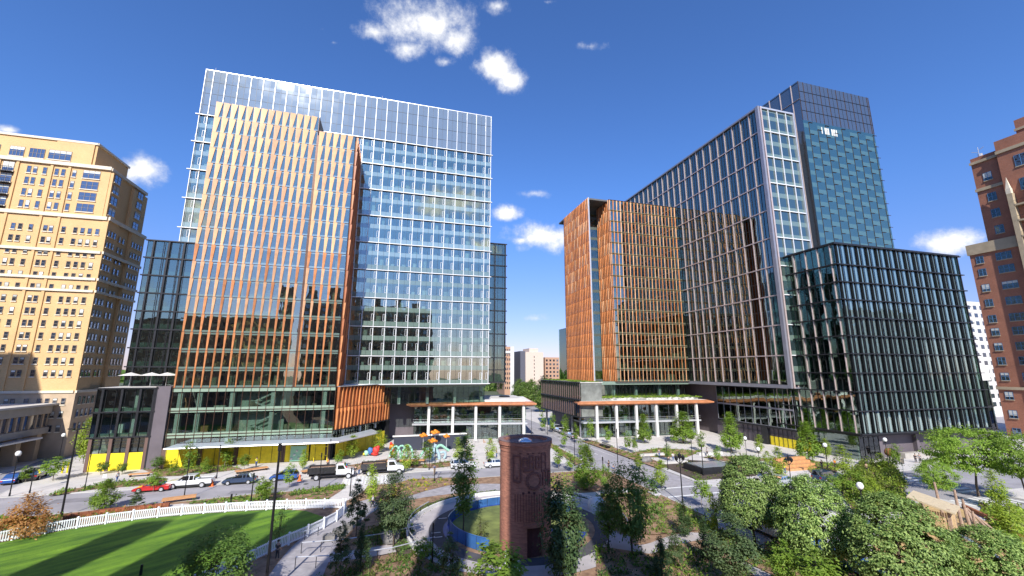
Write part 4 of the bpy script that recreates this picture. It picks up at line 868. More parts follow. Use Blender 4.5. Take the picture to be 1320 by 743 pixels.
# white picket fence
def picket(name,label,pts):
    r=root(name,label,'fence',(pts[0][0],pts[0][1],.12)); pts=smooth(pts,2)
    # resample each 2.4 m
    out=[pts[0]];carry=0
    for a,b in zip(pts[:-1],pts[1:]):
        L=math.hypot(b[0]-a[0],b[1]-a[1]); t=2.4-carry
        while t<=L: out.append((a[0]+(b[0]-a[0])*t/L,a[1]+(b[1]-a[1])*t/L)); t+=2.4
        carry=L-(t-2.4)
    for p in out[:100]:
        m=MB('fence_white'); m.box(p[0]-.09,p[0]+.09,p[1]-.09,p[1]+.09,.12,1.32); m.faces([(p[0]-.12,p[1]-.12,1.32),(p[0]+.12,p[1]-.12,1.32),(p[0]+.12,p[1]+.12,1.32),(p[0]-.12,p[1]+.12,1.32),(p[0],p[1],1.42)],[(0,1,4),(1,2,4),(2,3,4),(3,0,4)]); m.build('post',r)
    for a,b in zip(out[:-1],out[1:]):
        d=Vector((b[0]-a[0],b[1]-a[1])); L=d.length; d.normalize()
        fr=lambda u,dd,z:(a[0]+d.x*u-d.y*dd,a[1]+d.y*u+d.x*dd,z); m=MB('fence_white')
        for z in (.28,1.1): m.box(.1,L-.1,-.025,.025,z,z+.12,fr)
        k=.2
        while k<L-.2: m.box(k-.045,k+.045,-.06,-.027,.2,1.26,fr); k+=.19
        m.build('fence_panel',r)
picket('picket_fence','long curving white picket fence along the far edge of the lawn',FAR)
picket('picket_fence','white picket fence running down the near right edge of the lawn',NEAR)
picket('picket_fence','short white picket fence end beside the silo door, lower centre',G([(652,729),(664,743)],.12)+[(13.2,38.6)])
# ================================================================ VEGETATION
def leafmesh(C,size,mat,seed,flatz=.0,name='crown',elong=1.7,out=None):
    r=np.random.default_rng(seed); n=len(C)
    nr=r.normal(size=(n,3)); nr[:,2]=np.abs(nr[:,2])+flatz
    if out is not None:
        o_=C-np.array([0,0,out]); o_/=np.linalg.norm(o_,axis=1)[:,None]+1e-6; nr=nr*.55+o_*1.0+np.array([0,0,.35])
    nr/=np.linalg.norm(nr,axis=1)[:,None]
    a=np.cross(nr,r.normal(size=(n,3))); a/=np.linalg.norm(a,axis=1)[:,None]; b=np.cross(nr,a)
    s=(size*r.uniform(.65,1.35,n))[:,None]
    V=np.stack([C-a*s*elong*.5,C+b*s*.42+nr*s*.1,C+a*s*elong*.5,C-b*s*.42+nr*s*.1],1).reshape(-1,3)
    me=bpy.data.meshes.new(name); me.vertices.add(4*n); me.vertices.foreach_set('co',V.ravel().astype(np.float32))
    me.loops.add(4*n); me.loops.foreach_set('vertex_index',np.arange(4*n,dtype=np.int32)); me.polygons.add(n)
    me.polygons.foreach_set('loop_start',np.arange(0,4*n,4,dtype=np.int32)); me.polygons.foreach_set('loop_total',np.full(n,4,dtype=np.int32))
    me.materials.append(MT[mat]); me.update(calc_edges=True); me.validate(); return me
def clumpcrown(prof,h0,h1,rmax,ncl,nleaf,sig,seed,shell=.55,zb=1.0,flat=1.0,gaps=.12,amp=1.):
    r=np.random.default_rng(seed); P=[];K=[]
    while len(K)<ncl:
        t=r.uniform(0,1)**zb; rr=prof(t)*rmax
        if r.uniform()>(.25+.75*prof(t)): continue
        a=r.uniform(0,2*PI); k=r.uniform(shell,1.02)**.6*rr*(1+amp*(.16*math.sin(3*a+seed)+.1*math.sin(5*a+7*t)))
        K.append((k*math.cos(a),k*math.sin(a),h0+(h1-h0)*t))
    K=np.array(K); n=nleaf//ncl
    sg=sig*r.uniform(.55,1.45,ncl)
    for c,s in zip(K,sg):
        q=r.normal(size=(int(n*r.uniform(.6,1.4)),3))*s; q[:,2]*=flat; P.append(c+q)
    return np.concatenate(P),K
TP={}
def tree_proto(kind,seed,H,prof,rmax,h0,nleaf,ncl,sig,leaf,mat,trunk_r,bark='bark',flat=1.,lean=0,**kw):
    C,K=clumpcrown(prof,h0,H,rmax,ncl,nleaf,sig,seed,flat=flat,**kw)
    r=root('tree','x','tree'); del r['label']
    me=leafmesh(C,leaf,mat,seed,flatz=.3,out=h0+(H-h0)*.35); o=bpy.data.objects.new('crown',me); COL.objects.link(o); o.parent=r
    m=MB(bark); rd=random.Random(seed); z=0; p=Vector((0,0,0)); n=5; top=h0+(H-h0)*.72
    for i in range(n):
        q=Vector((rd.uniform(-.08,.08)*top*.3,rd.uniform(-.08,.08)*top*.3,top*(i+1)/n)); m.tube(p,q,trunk_r*(1-i/n*.8),trunk_r*(1-(i+1)/n*.8),7,caps=(i==0)); 
        if q.z>h0*.8:
            for _ in range(4 if rmax>1 else 2):
                k=K[rd.randrange(len(K))]; b=Vector(k); 
                if b.z>q.z-.3: m.tube(q,q.lerp(b,.9),trunk_r*.33*(1-i/n*.5),.02,5,caps=False)
        p=q
    m.build('trunk',r); TP[kind]=(r,H); r.name='tree'; return r
oval=lambda t:math.sqrt(max(0,1-(2*t-1)**2)); dome=lambda t:math.sqrt(max(0,1-(t*1.02)**2.4))*min(1,.62+t*2.2) if t<.98 else .1
cone=lambda t:(1-t)**.8*min(1,.55+3*t)+.03; wide=lambda t:math.sqrt(max(0,1-(1.5*t-.75)**2/.58))+.05; colm=lambda t:min(1,2.5*t+.3)*min(1,(1.02-t)*2.2)
tree_proto('street',1,5.2,oval,1.15,1.6,1500,34,.26,.17,'lf_street',.06,'bark_pale',gaps=.2)
tree_proto('street2',2,5.2,lambda t:oval(t)*(1-.3*t),1.0,1.3,1000,26,.24,.18,'lf_street',.05,'bark_pale')
tree_proto('lime',3,5.5,colm,.95,1.0,1700,40,.25,.16,'lf_lime',.06,'bark_pale')
tree_proto('pyramid',4,7.,cone,2.0,.9,5200,90,.30,.17,'lf_street',.09)
tree_proto('broad',5,8.,wide,3.0,2.2,6500,110,.42,.19,'lf_mid',.14)
tree_proto('linden',6,10.,dome,4.6,2.6,38000,420,.30,.165,'lf_linden',.22,flat=.55,shell=.88,amp=.3)
tree_proto('linden2',16,10.,dome,4.3,2.4,36000,400,.30,.165,'lf_linden',.22,flat=.55,shell=.88,amp=.3)
tree_proto('dark',7,8.,lambda t:oval(min(1,t*.9+.08)),2.0,.9,7000,120,.38,.2,'lf_dark',.12)
tree_proto('cedar',8,5.,cone,1.3,.5,3600,80,.20,.12,'lf_dark',.08)
tree_proto('pine',9,7.,lambda t:(1-t)**.6*.9+.08,1.5,1.8,3600,46,.26,.15,'lf_pine',.08,flat=.45)
tree_proto('bigpine',10,9.,lambda t:colm(t)*.8+.1,2.3,2.2,7500,70,.42,.17,'lf_pine',.12,flat=.6)
tree_proto('slender',11,12.,lambda t:colm(t)*.9,1.45,2.6,3600,95,.30,.2,'lf_mid',.10)
tree_proto('spread',12,8.5,wide,5.5,3.4,13000,120,.62,.19,'lf_street',.2,flat=.32)
tree_proto('autumn',13,5.2,cone,2.1,.5,3600,80,.3,.15,'lf_autumn',.08)
tree_proto('topiary',14,2.6,oval,.8,.9,1100,26,.2,.13,'lf_mid',.05)
tree_proto('thin',15,5.5,lambda t:.6*colm(t)+.1,1.1,.8,420,26,.3,.16,'lf_olive',.04)
tree_proto('gold',17,1.7,oval,.75,.8,700,18,.16,.12,'lf_lime',.04)
tree_proto('far',18,13.,oval,5.5,2.,6500,80,.8,.5,'lf_far',.3)
tree_proto('fardark',19,15.,lambda t:oval(t)*(1-.3*t)+.05,4.,1.5,5500,70,.8,.5,'lf_dark',.3)
def tree(kind,bx,by,ty,wpx,label,cat='tree',name=None,group=None,z=.12):
    r,H=TP[kind]; p=g(bx,by,z); h=topz(ty,p)-z; s=h/H
    d=np.array([p[0],p[1],z-CH])@CF; wm=wpx*d/FPX                        # wanted crown width in metres
    me=r.children[0].data; 
    if kind not in TPW: 
        co=np.empty(len(me.vertices)*3,np.float32); me.vertices.foreach_get('co',co); co=co.reshape(-1,3); TPW[kind]=2*float(np.percentile(np.hypot(co[:,0],co[:,1]),97))
    sx=wm/TPW[kind]; sx=min(max(sx,s*.55),s*1.8)
    o=inst(r,label,(p[0],p[1],z),random.uniform(0,6.28),(sx,sx,s),group,cat)
    if name: o.name=name
    return o
TPW={}
TREES=[
('street',68,620,590,30,'bright green young street tree beside the blue car at far left'),
('street2',32,622,600,14,'tiny sapling directly beside the parked blue car'),
('autumn',30,692,636,56,'rusty orange conical tree beside the left end of the picket fence'),
('pyramid',133,657,619,32,'full green tree between the left road and the picket fence'),
('pine',175,656,632,17,'small dark green tree beside the long rust coloured bench'),
('lime',107,598,540,24,'tall bright green tree against the left corner of the glass podium block'),
('topiary',130,612,596,16,'round clipped tree before the yellow boards, nearest the podium corner'),
('topiary',157,612,597,13,'round clipped tree before the yellow boards, second from the podium corner'),
('topiary',201,607,589,17,'round clipped tree standing at the dark stone pier'),
('street',197,634,610,17,'small tree hiding the middle of the red car'),
('street2',241,613,570,20,'slim street tree in front of the yellow boards behind the white pickup'),
('street2',290,603,567,20,'slim street tree before the dark pier between yellow boards'),
('street',314,608,586,17,'small leafy tree before the yellow boards above the dark sedan'),
('street',336,652,615,25,'loose yellow green tree in the road bed left of the tall black pole'),
('street2',372,629,597,16,'thin young tree in front of the blue hatchback'),
('lime',390,606,580,13,'small tree before the green banner on the yellow boards'),
('lime',453,592,562,20,'leafy tree at the left of the angled glass canopy end'),
('lime',488,584,556,20,'leafy yellow green tree at the right end of the glass canopy'),
('lime',477,652,600,20,'bright lime columnar tree beside the raised crossing'),
('lime',523,609,574,18,'bright green tree in front of the second dump truck cab'),
('street2',550,598,568,18,'thin light tree left of the orange petal sculpture'),
('lime',590,600,565,18,'bright green tree right of the mint sculpture'),
('pine',459,692,618,28,'sparse pine with bare lower trunk on the left park walk'),
('bigpine',507,706,610,50,'large dark pine like tree in the middle of the left park bed'),
('cedar',465,738,676,24,'dense dark columnar tree beside the ramp railing'),
('pine',437,748,672,28,'small pine at the ramp beside the dense dark columnar tree'),
('slender',597,690,563,38,'very tall slender airy tree on the inner grass circle left of the silo'),
('street',545,728,694,26,'small bright tree right beside the ramp end and thin black post'),
('pine',580,760,686,30,'young thin pine between the small bright tree and the blue fence'),
('thin',358,705,652,24,'nearly bare thin sapling standing at the near picket fence'),
('thin',620,700,665,22,'low twiggy shrub tree on the inner grass circle',),
('street',640,790,702,84,'leafy bright green foreground tree at the foot of the silo'),
('broad',270,790,688,95,'dark green foreground tree overlapping the lower lawn'),
('dark',727,745,620,60,'dense dark green tree immediately right of the silo'),
('pyramid',757,632,575,34,'pyramid shaped tree beside the street corner right of the silo'),
('broad',815,716,603,74,'large round crowned green tree right of the curved path'),
('slender',785,708,625,34,'slim darker tree just left of the large round crowned tree'),
('street2',720,604,575,17,'small street tree just right of the silo top'),
('street2',736,608,582,15,'pale small tree beside the orange mulch bed right of the silo'),
('street2',700,556,532,11,'slender street tree by the columns of the dark metal box, farthest up the street'),
('street2',713,558,533,10,'slender street tree by the columns of the dark metal box, second up the street'),
('street2',728,562,535,12,'slender street tree before the last column of the dark metal box'),
('street2',743,571,545,11,'slender street tree at the pavilion corner beside the parked cars'),
('street',762,572,540,12,'small street tree before the left columns of the right pavilion'),
('street2',784,572,550,12,'small tree between the second and third columns of the right pavilion'),
('street2',809,582,556,13,'pale small tree before the middle of the right pavilion'),
('pyramid',831,572,535,20,'triangular bright green tree before the right pavilion columns'),
('pyramid',881,572,532,34,'twin crowned bright green tree before the right pavilion entrance'),
('street',819,585,563,10,'small tree at the plaza hedge'),
('lime',853,630,594,22,'bright green tree on the near side of the junction beside the planted bank'),
('street',905,655,615,26,'olive green street tree in the road verge left of the big linden'),
('pyramid',944,584,533,28,'leaning pyramid shaped tree before the dark glass link podium'),
('lime',980,585,561,14,'small bright tree before the dark pier of the link podium'),
('pyramid',1043,596,545,30,'tall pyramid tree before the corner of the dark office block'),
('lime',1006,622,578,22,'yellow green tree left of the timber bleachers'),
('lime',1089,615,575,22,'yellow green tree by the glass corner of the dark office block'),
('street',1158,612,573,18,'small green tree in front of the shaded wall with a globe lamp beside it'),
('spread',1212,652,596,46,'bright green spreading tree between the two crosswalks'),
('spread',1262,640,554,100,'wide flat layered bright green tree at the far right before the brick tower'),
('spread',1325,650,560,80,'layered bright green tree cut by the right edge of the view'),
('lime',1286,655,608,26,'slim green tree at the right beside the playground boundary'),
('linden',974,704,587,80,'big pale blossoming linden standing left of the other large lindens'),
('linden2',1058,742,613,90,'big pale blossoming linden in the middle beside the globe lamp'),
('linden',1170,790,637,122,'largest pale blossoming linden, left of the playground tower'),
('linden2',1292,800,678,100,'pale blossoming linden at the lower right corner'),
('bigpine',946,762,662,64,'mid green feathery tree in front of the parked white van'),
('lime',921,690,636,19,'narrow bright green columnar tree by the road verge'),
('cedar',883,692,648,22,'dark cone shaped evergreen on the bank, nearest the road'),
('cedar',911,724,668,24,'dark cone shaped evergreen left of the narrow bright columnar tree'),
('cedar',853,748,692,26,'dark cone shaped evergreen beside the lower park path'),
('pine',872,735,683,22,'soft green small tree between two dark evergreens'),
('street',1062,800,708,56,'bright green foreground tree covering the lower part of the middle linden'),
('street',1018,775,698,38,'yellowish green foreground tree right of the white van'),
('lime',1303,690,640,30,'vivid yellow green bushy tree at the right edge of the playground'),
('street',1100,640,607,30,'bright lime tree beside the navy car'),
('street',655,590,563,26,'leafy tree hidden behind the left side of the silo top'),
('street',780,640,600,20,'thin airy tree at the corner where two people stand'),
('street2',655,585,560,14,'slim street tree left of the silo top'),
('street2',905,582,556,13,'slim tree before the right pavilion entrance canopy'),
('street2',925,596,575,12,'little tree behind the rooflight box'),
('lime',1066,592,566,14,'little lime tree between the tall pyramid tree and the glass corner'),
('street2',860,594,572,12,'little tree in the dark mulch plot'),
('lime',1138,606,585,16,'small lime bush tree before the glass corner of the dark block'),
('street2',506,600,574,13,'thin tree behind the second dump truck'),
('street2',535,604,580,13,'thin tree before the dark screen wall'),
('street2',436,604,580,13,'thin tree behind the first dump truck cab'),
('street2',605,596,572,13,'thin tree before the left pavilion columns'),
('lime',632,596,566,16,'lime tree before the right end of the left pavilion'),
('street2',262,612,590,12,'thin tree in the bed behind the pickup'),
('street2',222,612,592,12,'thin tree between the pickup and the yellow boards'),
('lime',346,640,622,16,'low lime tree near the timber bench and sedan'),
('street2',692,600,575,14,'thin street tree right behind the silo'),
('street2',749,592,566,12,'thin tree on the left verge of the street'),
('street2',727,578,556,11,'thin tree on the left verge farther up the street'),
('lime',824,606,585,14,'low lime tree beside the grey boulder'),
('street',1075,640,612,20,'small tree in the tall grasses'),
('lime',1128,655,618,24,'yellow green tree in the tall grasses beside the largest linden'),
('street',925,668,645,16,'small tree behind the narrow bright columnar tree'),
('lime',990,600,582,12,'little lime tree left of the timber tiers'),
]
for a in TREES: tree(*a)
# trees on the roofs
for bx,by,ty,w,l in ((755,506,494,10,'small green roof tree nearest the left tip of the right pavilion'),(776,505,493,9,'small green roof tree before the dark slot of the finned tower'),(803,504,489,10,'reddish green roof tree before the finned tower'),(839,505,485,12,'tallest bright green roof tree on the right pavilion')):
    tree('street',bx,by,ty,w,l,z=10.2)
for bx,by,ty,w,l in ((871,503,494,11,'round yellow green roof tree, left of a pair on the right pavilion'),(893,503,494,11,'round yellow green roof tree, right of a pair on the right pavilion'),(916,506,497,10,'dim round roof tree under the slab tower'),):
    tree('gold',bx,by,ty,w,l,z=10.2)
tree('street',642,508,491,14,'round green tree on the roof of the left pavilion',z=10.2)
# distant trees
for i,(x,y,s,k,l) in enumerate(((58,190,.7,'far','sunlit green tree behind the left pavilion roof'),(66,205,.8,'far','yellow green tree left of the dark conifer up the street'),(75,200,.6,'far','low green tree just beside the dark conifer up the street'),(79,215,.95,'fardark','tall dark conifer in front of the distant cream slab'),(86,222,.6,'fardark','dark tree right of the tall dark conifer'),(95,285,.8,'far','green tree at the foot of the cream slab, left side'),(130,340,.8,'far','tree before the distant tan apartment block'),(122,330,.7,'far','lower tree left of the distant tan apartment block'),(88,290,.8,'far','tree between the small pink block and cream slab'),(64,176,.7,'far','small tree behind the canopy tip of the left pavilion'))):
    r,H=TP[k]; inst(r,l,(x,y,0),i*1.3,(s,s,s),'distant trees up the street','tree')
def scatter(name,label,poly,n,mats,hs,leaf,seed,cat='plants',z=.13,per=14,sig=.22,kind='stuff'):
    rd=np.random.default_rng(seed); P=np.array(poly); x0,y0=P.min(0); x1,y1=P.max(0)
    def inside(x,y):
        c=False;j=len(P)-1
        for i in range(len(P)):
            if (P[i][1]>y)!=(P[j][1]>y) and x<(P[j][0]-P[i][0])*(y-P[i][1])/(P[j][1]-P[i][1])+P[i][0]: c=not c
            j=i
        return c
    out=[[] for _ in mats]; k=0;tries=0
    while k<n and tries<n*30:
        tries+=1; x,y=rd.uniform(x0,x1),rd.uniform(y0,y1)
        if not inside(x,y): continue
        h=rd.uniform(*hs); q=rd.normal(size=(per,3))*np.array([sig,sig,h*.28]); q[:,2]=np.abs(q[:,2])+.03
        out[int(rd.integers(len(mats)))].append(q+np.array([x,y,z])); k+=1
    ms=[leafmesh(np.concatenate(o),leaf,mt,seed+i,name='foliage',elong=2.2) for i,(o,mt) in enumerate(zip(out,mats)) if o]
    import bmesh
    bm=bmesh.new(); me=bpy.data.meshes.new(name)
    V=[];Fc=[];mi=[]
    for i,q in enumerate(ms):
        co=np.empty(len(q.vertices)*3,np.float32); q.vertices.foreach_get('co',co); V.append(co.reshape(-1,3)); mi+= [i]*len(q.polygons); me.materials.append(q.materials[0])
    V=np.concatenate(V); n=len(V)//4
    me.vertices.add(4*n); me.vertices.foreach_set('co',V.ravel()); me.loops.add(4*n); me.loops.foreach_set('vertex_index',np.arange(4*n,dtype=np.int32)); me.polygons.add(n)
    me.polygons.foreach_set('loop_start',np.arange(0,4*n,4,dtype=np.int32)); me.polygons.foreach_set('loop_total',np.full(n,4,dtype=np.int32)); me.polygons.foreach_set('material_index',np.array(mi,dtype=np.int32)); me.update(calc_edges=True)
    o=bpy.data.objects.new(name,me); COL.objects.link(o); return tag(o,label,cat,kind=kind)
def bed(label,pts,n,mats=('lf_street','lf_mid'),hs=(.3,.9),seed=1,mulch='mulch',leaf=.15,**k):
    P=G(pts,.12); ZT[0]+=.0022
    if mulch: flat('planting_bed',P,mulch,'stuff')
    scatter('ground_plants',label,P,n,mats,hs,leaf,seed,**k)
bed('mixed low green plants in the mulch bed between the left road and the picket fence',[(0,668),(60,668),(130,663),(200,652),(214,656),(120,670),(60,680),(0,694)],150,('lf_street','lf_mid','lf_autumn'),seed=11)
bed('strip of low green shrubs along the far kerb of the left road',[(62,640),(124,631),(215,624),(215,617),(150,622),(80,633)],120,('lf_mid','lf_street'),seed=12)
bed('green ground plants beside the short timber bench near the picket fence',[(235,650),(300,643),(345,641),(345,649),(300,650)],90,seed=13)
bed('green plants and bare mulch in the wedge bed left of the raised crossing',[(330,642),(445,624),(440,633),(420,646),(395,651),(340,649)],60,('lf_street','lf_mid'),seed=14)
scatter('ground_plants','dense green shrubs along the roadside edge of the wedge bed',G([(370,638),(445,625),(442,631),(380,640)],.12),70,('lf_mid','lf_street'),(.4,.9),.15,90)
bed('green plants in front of the yellow boards behind the pickup',[(185,606),(290,600),(312,605),(250,613),(205,615)],150,('lf_street','lf_mid','lf_olive'),seed=15)
bed('roadside plants and mulch right of the raised crossing',[(470,636),(530,618),(590,616),(600,621),(550,633),(490,652)],90,('lf_street','lf_olive','lf_gold'),seed=16)
bed('low plants in front of the play sculptures',[(440,602),(500,592),(545,599),(610,592),(612,598),(560,604),(500,603),(445,607)],140,('lf_street','lf_mid','lf_autumn'),seed=17)
bed('orange mulch bed with low plants right of the silo',[(706,612),(740,612),(768,622),(756,632),(706,629)],50,('lf_street','lf_lime'),seed=18)
bed('narrow planted verge on the left kerb of the street up the hill',[(701,571),(709,571),(752,596),(742,600)],60,('lf_street','lf_olive'),seed=19)
bed('narrow planted verge on the right kerb of the street up the hill',[(750,569),(762,568),(866,601),(850,605)],80,('lf_olive','lf_street'),seed=20)
bed('green hedge plants on the plaza before the right pavilion',[(803,586),(850,578),(905,582),(885,590),(840,590)],130,('lf_street','lf_mid'),seed=21)
bed('dark mulch plot with sparse plants beside the rooflight box',[(850,600),(880,593),(985,600),(975,614),(900,620)],50,('lf_mid','lf_olive'),seed=22,mulch='soil_dark')
bed('plants curving across the plaza before the link podium',[(905,590),(960,588),(1000,594),(940,596)],80,('lf_street','lf_olive'),seed=23)
bed('shrubs right of the timber bleachers before the dark office block',[(1030,592),(1085,600),(1078,610),(1045,610)],120,('lf_street','lf_mid','lf_lime'),(.5,1.3),seed=24)
bed('tall yellow green grasses and perennials around the lamp right of the middle linden',[(1080,625),(1110,598),(1150,598),(1166,625),(1166,660),(1100,662)],520,('lf_olive','lf_lime','lf_street'),(.8,2.6),seed=25,leaf=.2,sig=.35,per=20)
bed('dense green shrubs covering the planted bank right of the ring path',[(770,640),(830,634),(900,664),(905,684),(850,690),(800,690),(770,665)],260,('lf_mid','lf_street','lf_olive'),(.4,1.2),seed=26)
bed('dense green shrubs at the lower right of the ring path',[(768,705),(840,716),(880,702),(960,735),(990,770),(770,790)],330,('lf_mid','lf_street','lf_dark'),(.5,1.4),seed=27)
bed('green shrubs on the slope between the two park paths and the road',[(870,650),(930,684),(1000,720),(1010,750),(940,715),(905,684),(880,680)],240,('lf_mid','lf_street','lf_olive'),(.5,1.3),seed=28)
bed('sparse plants on brown mulch in the left park beds',[(440,735),(560,708),(640,760),(380,760)],170,('lf_mid','lf_olive'),(.3,1.),seed=29,mulch=None)
bed('low greenery round the big dark pine in the left park bed',[(470,690),(520,655),(535,690),(500,702),(450,706)],150,('lf_mid','lf_olive'),(.3,.8),seed=30,mulch=None)
bed('shrubs in the lower right park corner under the lindens',[(985,700),(1060,700),(1120,760),(1000,770)],200,('lf_mid','lf_street'),(.5,1.4),seed=31)
bed('yellow green shrubs around the right side of the playground',[(1262,650),(1320,660),(1330,735),(1290,700)],300,('lf_lime','lf_street','lf_olive'),(.6,1.8),seed=32,leaf=.2)
bed('dark hedge at the foot of the shaded wall of the dark office block',[(1188,594),(1225,590),(1226,593),(1190,598)],60,('lf_dark','lf_mid'),(.5,.9),seed=33,mulch=None)
for (a0,a1,sd,l) in ((30,200,40,'low plants on the outer rim of the ring path'),):
    ring('planting_bed',12.8,14.3,a0,a1,'soil_dark'); scatter('ground_plants',l,[(RC[0]+r*math.cos(R(t)),RC[1]+r*math.sin(R(t))) for r,ts in ((12.9,range(a0,a1,6)),(14.2,range(a1,a0,-6))) for t in ts],300,('lf_mid','lf_olive','lf_dark'),(.3,.8),.13,41)
for zz,poly,sd,l in ((10.3,[(53,107),(86,104.5),(86,107),(56,109.5)],51,'low roof garden plants along the front of the right pavilion roof'),(10.3,[(56,110.5),(86,109),(86,111),(57,112)],52,'low roof garden plants before the terrace storey'),(14.65,[(49.5,107),(55.5,107),(55.5,136),(49.5,136)],53,'thin green planting on the roof of the dark metal box')):
    scatter('roof_plants',l,poly,220 if sd!=53 else 300,('lf_street','lf_lime','lf_mid'),(.2,.7) if sd!=53 else (.1,.25),.16,sd,z=zz)
scatter('distant_wood','band of far off trees along the horizon',[(-900,700),(900,600),(1500,900),(-900,1000)],2200,('lf_far','lf_mid'),(8,20),7.,61,z=0,per=20,sig=9.,cat='wood')
scatter('distant_wood','nearer band of trees behind the distant buildings',[(40,360),(330,330),(360,420),(60,430)],500,('lf_far','lf_mid'),(7,14),2.6,62,z=0,per=30,sig=4.,cat='wood')
# ================================================================ SILO
def silo():
    c=(14.2,44.9); r=root('brick_silo','round dark red brick tower with raised brick relief and glass dome on top','tower',(c[0],c[1],.12)); RR=2.65; n=96
    a0,a1=-104,-66                                            # door opening (degrees)
    def wall(m,r0,r1,z0,z1,s,e):
        k=max(2,int(n*(e-s)/360))
        for i in range(k):
            t0,t1=R(s+(e-s)*i/k),R(s+(e-s)*(i+1)/k)
            m.prism([(c[0]+q*math.cos(t),c[1]+q*math.sin(t)) for q,t in ((r0,t0),(r1,t0),(r1,t1),(r0,t1))],z0,z1)
    m=MB('silo_brick'); wall(m,RR-.35,RR,.12,2.9,a1,360+a0); wall(m,RR-.35,RR,2.9,10.1,0,360); m.build('wall',r)
    m=MB('silo_brick'); wall(m,RR,RR+.09,2.85,3.15,a0-6,a1+6); m.build('lintel',r); m=MB('silo_brick'); wall(m,RR,RR+.05,9.75,10.1,0,360); wall(m,RR,RR+.10,10.1,10.35,0,360); wall(m,RR-.35,RR+.2,10.35,10.7,0,360); m.build('corbel',r)
    m=MB('silo_cap'); wall(m,RR-.3,RR+.21,10.7,10.78,0,360); m.lathe([(RR-.3,10.3),(RR-.3,10.42)],(c[0],c[1],0),48); m.build('cap',r)
    m=MB('g_dome'); m.lathe([(.8,10.42),(.78,10.55),(.62,10.68),(.36,10.78),(.1,10.82)],(c[0],c[1],0),24); m.build('glass_dome',r,smooth=True)
    m=MB('silo_deep'); m.lathe([(RR-.36,.13),(RR-.36,10.2)],(c[0],c[1],0),32); m.build('inner_lining',r)
    m=MB('silo_dark_brick')
    def bar(deg,z0,z1,w=2.6,d=.09): wall(m,RR,RR+d,z0,z1,deg-w/2,deg+w/2)
    def rung(d0,d1,z,h=.2): wall(m,RR,RR+.085,z,z+h,d0,d1)
    for a,b,z0,z1 in ((-134,-118,7.0,9.5),(-112,-103,8.3,9.3),(-98,-90,8.1,9.5),(-84,-76,8.3,9.4),(-70,-58,7.9,9.6)): bar(a,z0,z1); bar(b,z0,z1); rung(a,b,z1-.12); rung(a,b,z0-.05)
    for a,b,z in ((-128,-124,7.3),(-112,-98,8.0),(-98,-90,8.8),(-84,-76,8.8),(-70,-58,8.7),(-108,-104,8.8)): rung(a,b,z)
    for k in range(20):
        t=2*PI*k/20; bar(-88+16*math.cos(t),7.15+.72*math.sin(t)-.13,7.15+.72*math.sin(t)+.13,5.)
    for deg in (-66,-58,-50,-42): bar(deg,6.6,8.,3.)
    rung(-66,-42,7.9)
    for deg in range(-130,-60,6): bar(deg,3.4,5.9,1.2,.05)
    m.build('brick_relief',r)
    m=MB('silo_deep')
    for deg,z in ((-118,9.78),(-102,9.72),(-90,9.78),(-76,9.78),(-112,6.0),(-100,6.1),(-88,6.0)): wall(m,RR+.002,RR+.03,z-.1,z+.1,deg-2.4,deg+2.4)
    m.build('dark_brick_inset',r)
silo()
# ================================================================ STREET FURNITURE
def pole(bx,by,ty,label,kind='plain',r0=.07,cat='lamp post',group=None):
    p=g(bx,by,.12); h=topz(ty,p); o=root('lamp_post' if kind!='plain' else 'light_pole',label,cat,(p[0],p[1],.12),group)
    m=MB('post_black'); m.tube((p[0],p[1],.12),(p[0],p[1],.6),r0*1.6,r0*1.4); m.tube((p[0],p[1],.6),(p[0],p[1],h-.15),r0*1.05,r0*.8); m.build('post',o)
    if kind=='plain': 
        m=MB('post_black'); m.tube((p[0],p[1],h-.6),(p[0],p[1],h),r0*1.35,r0*1.35); m.build('lamp_head',o)
    if kind=='globe':
        m=MB('globe'); m.blob((p[0],p[1],h+.12),.34,12,8,0,(1,1,1.15)); m.build('globe',o,smooth=True); m=MB('post_black'); m.lathe([(.1,-.5),(.24,-.28),(.2,-.2)],(p[0],p[1],h+.1),10); m.build('collar',o)
    if kind=='twin':
        for s in (-.55,.55):
            m=MB('post_black'); m.tube((p[0],p[1],h-.9),(p[0]+s,p[1],h-.5),.05); m.lathe([(.07,0),(.22,.15),(.26,.5),(.1,.65),(.03,.85)],(p[0]+s,p[1],h-.5),8); m.build('lantern',o)
        m=MB('post_black'); m.lathe([(.08,-.3),(.22,-.1),(.26,.3),(.1,.45),(.03,.7)],(p[0],p[1],h),8); m.build('lantern',o)
    if kind=='street':
        m=MB('post_black')
        for s in (-.5,.5): m.tube((p[0],p[1],h-.2),(p[0]+s,p[1]-.2,h),.05); m.box(p[0]+s-.3,p[0]+s+.3,p[1]-.45,p[1]-.05,h-.02,h+.12)
        m.build('lamp_head',o)
    return o
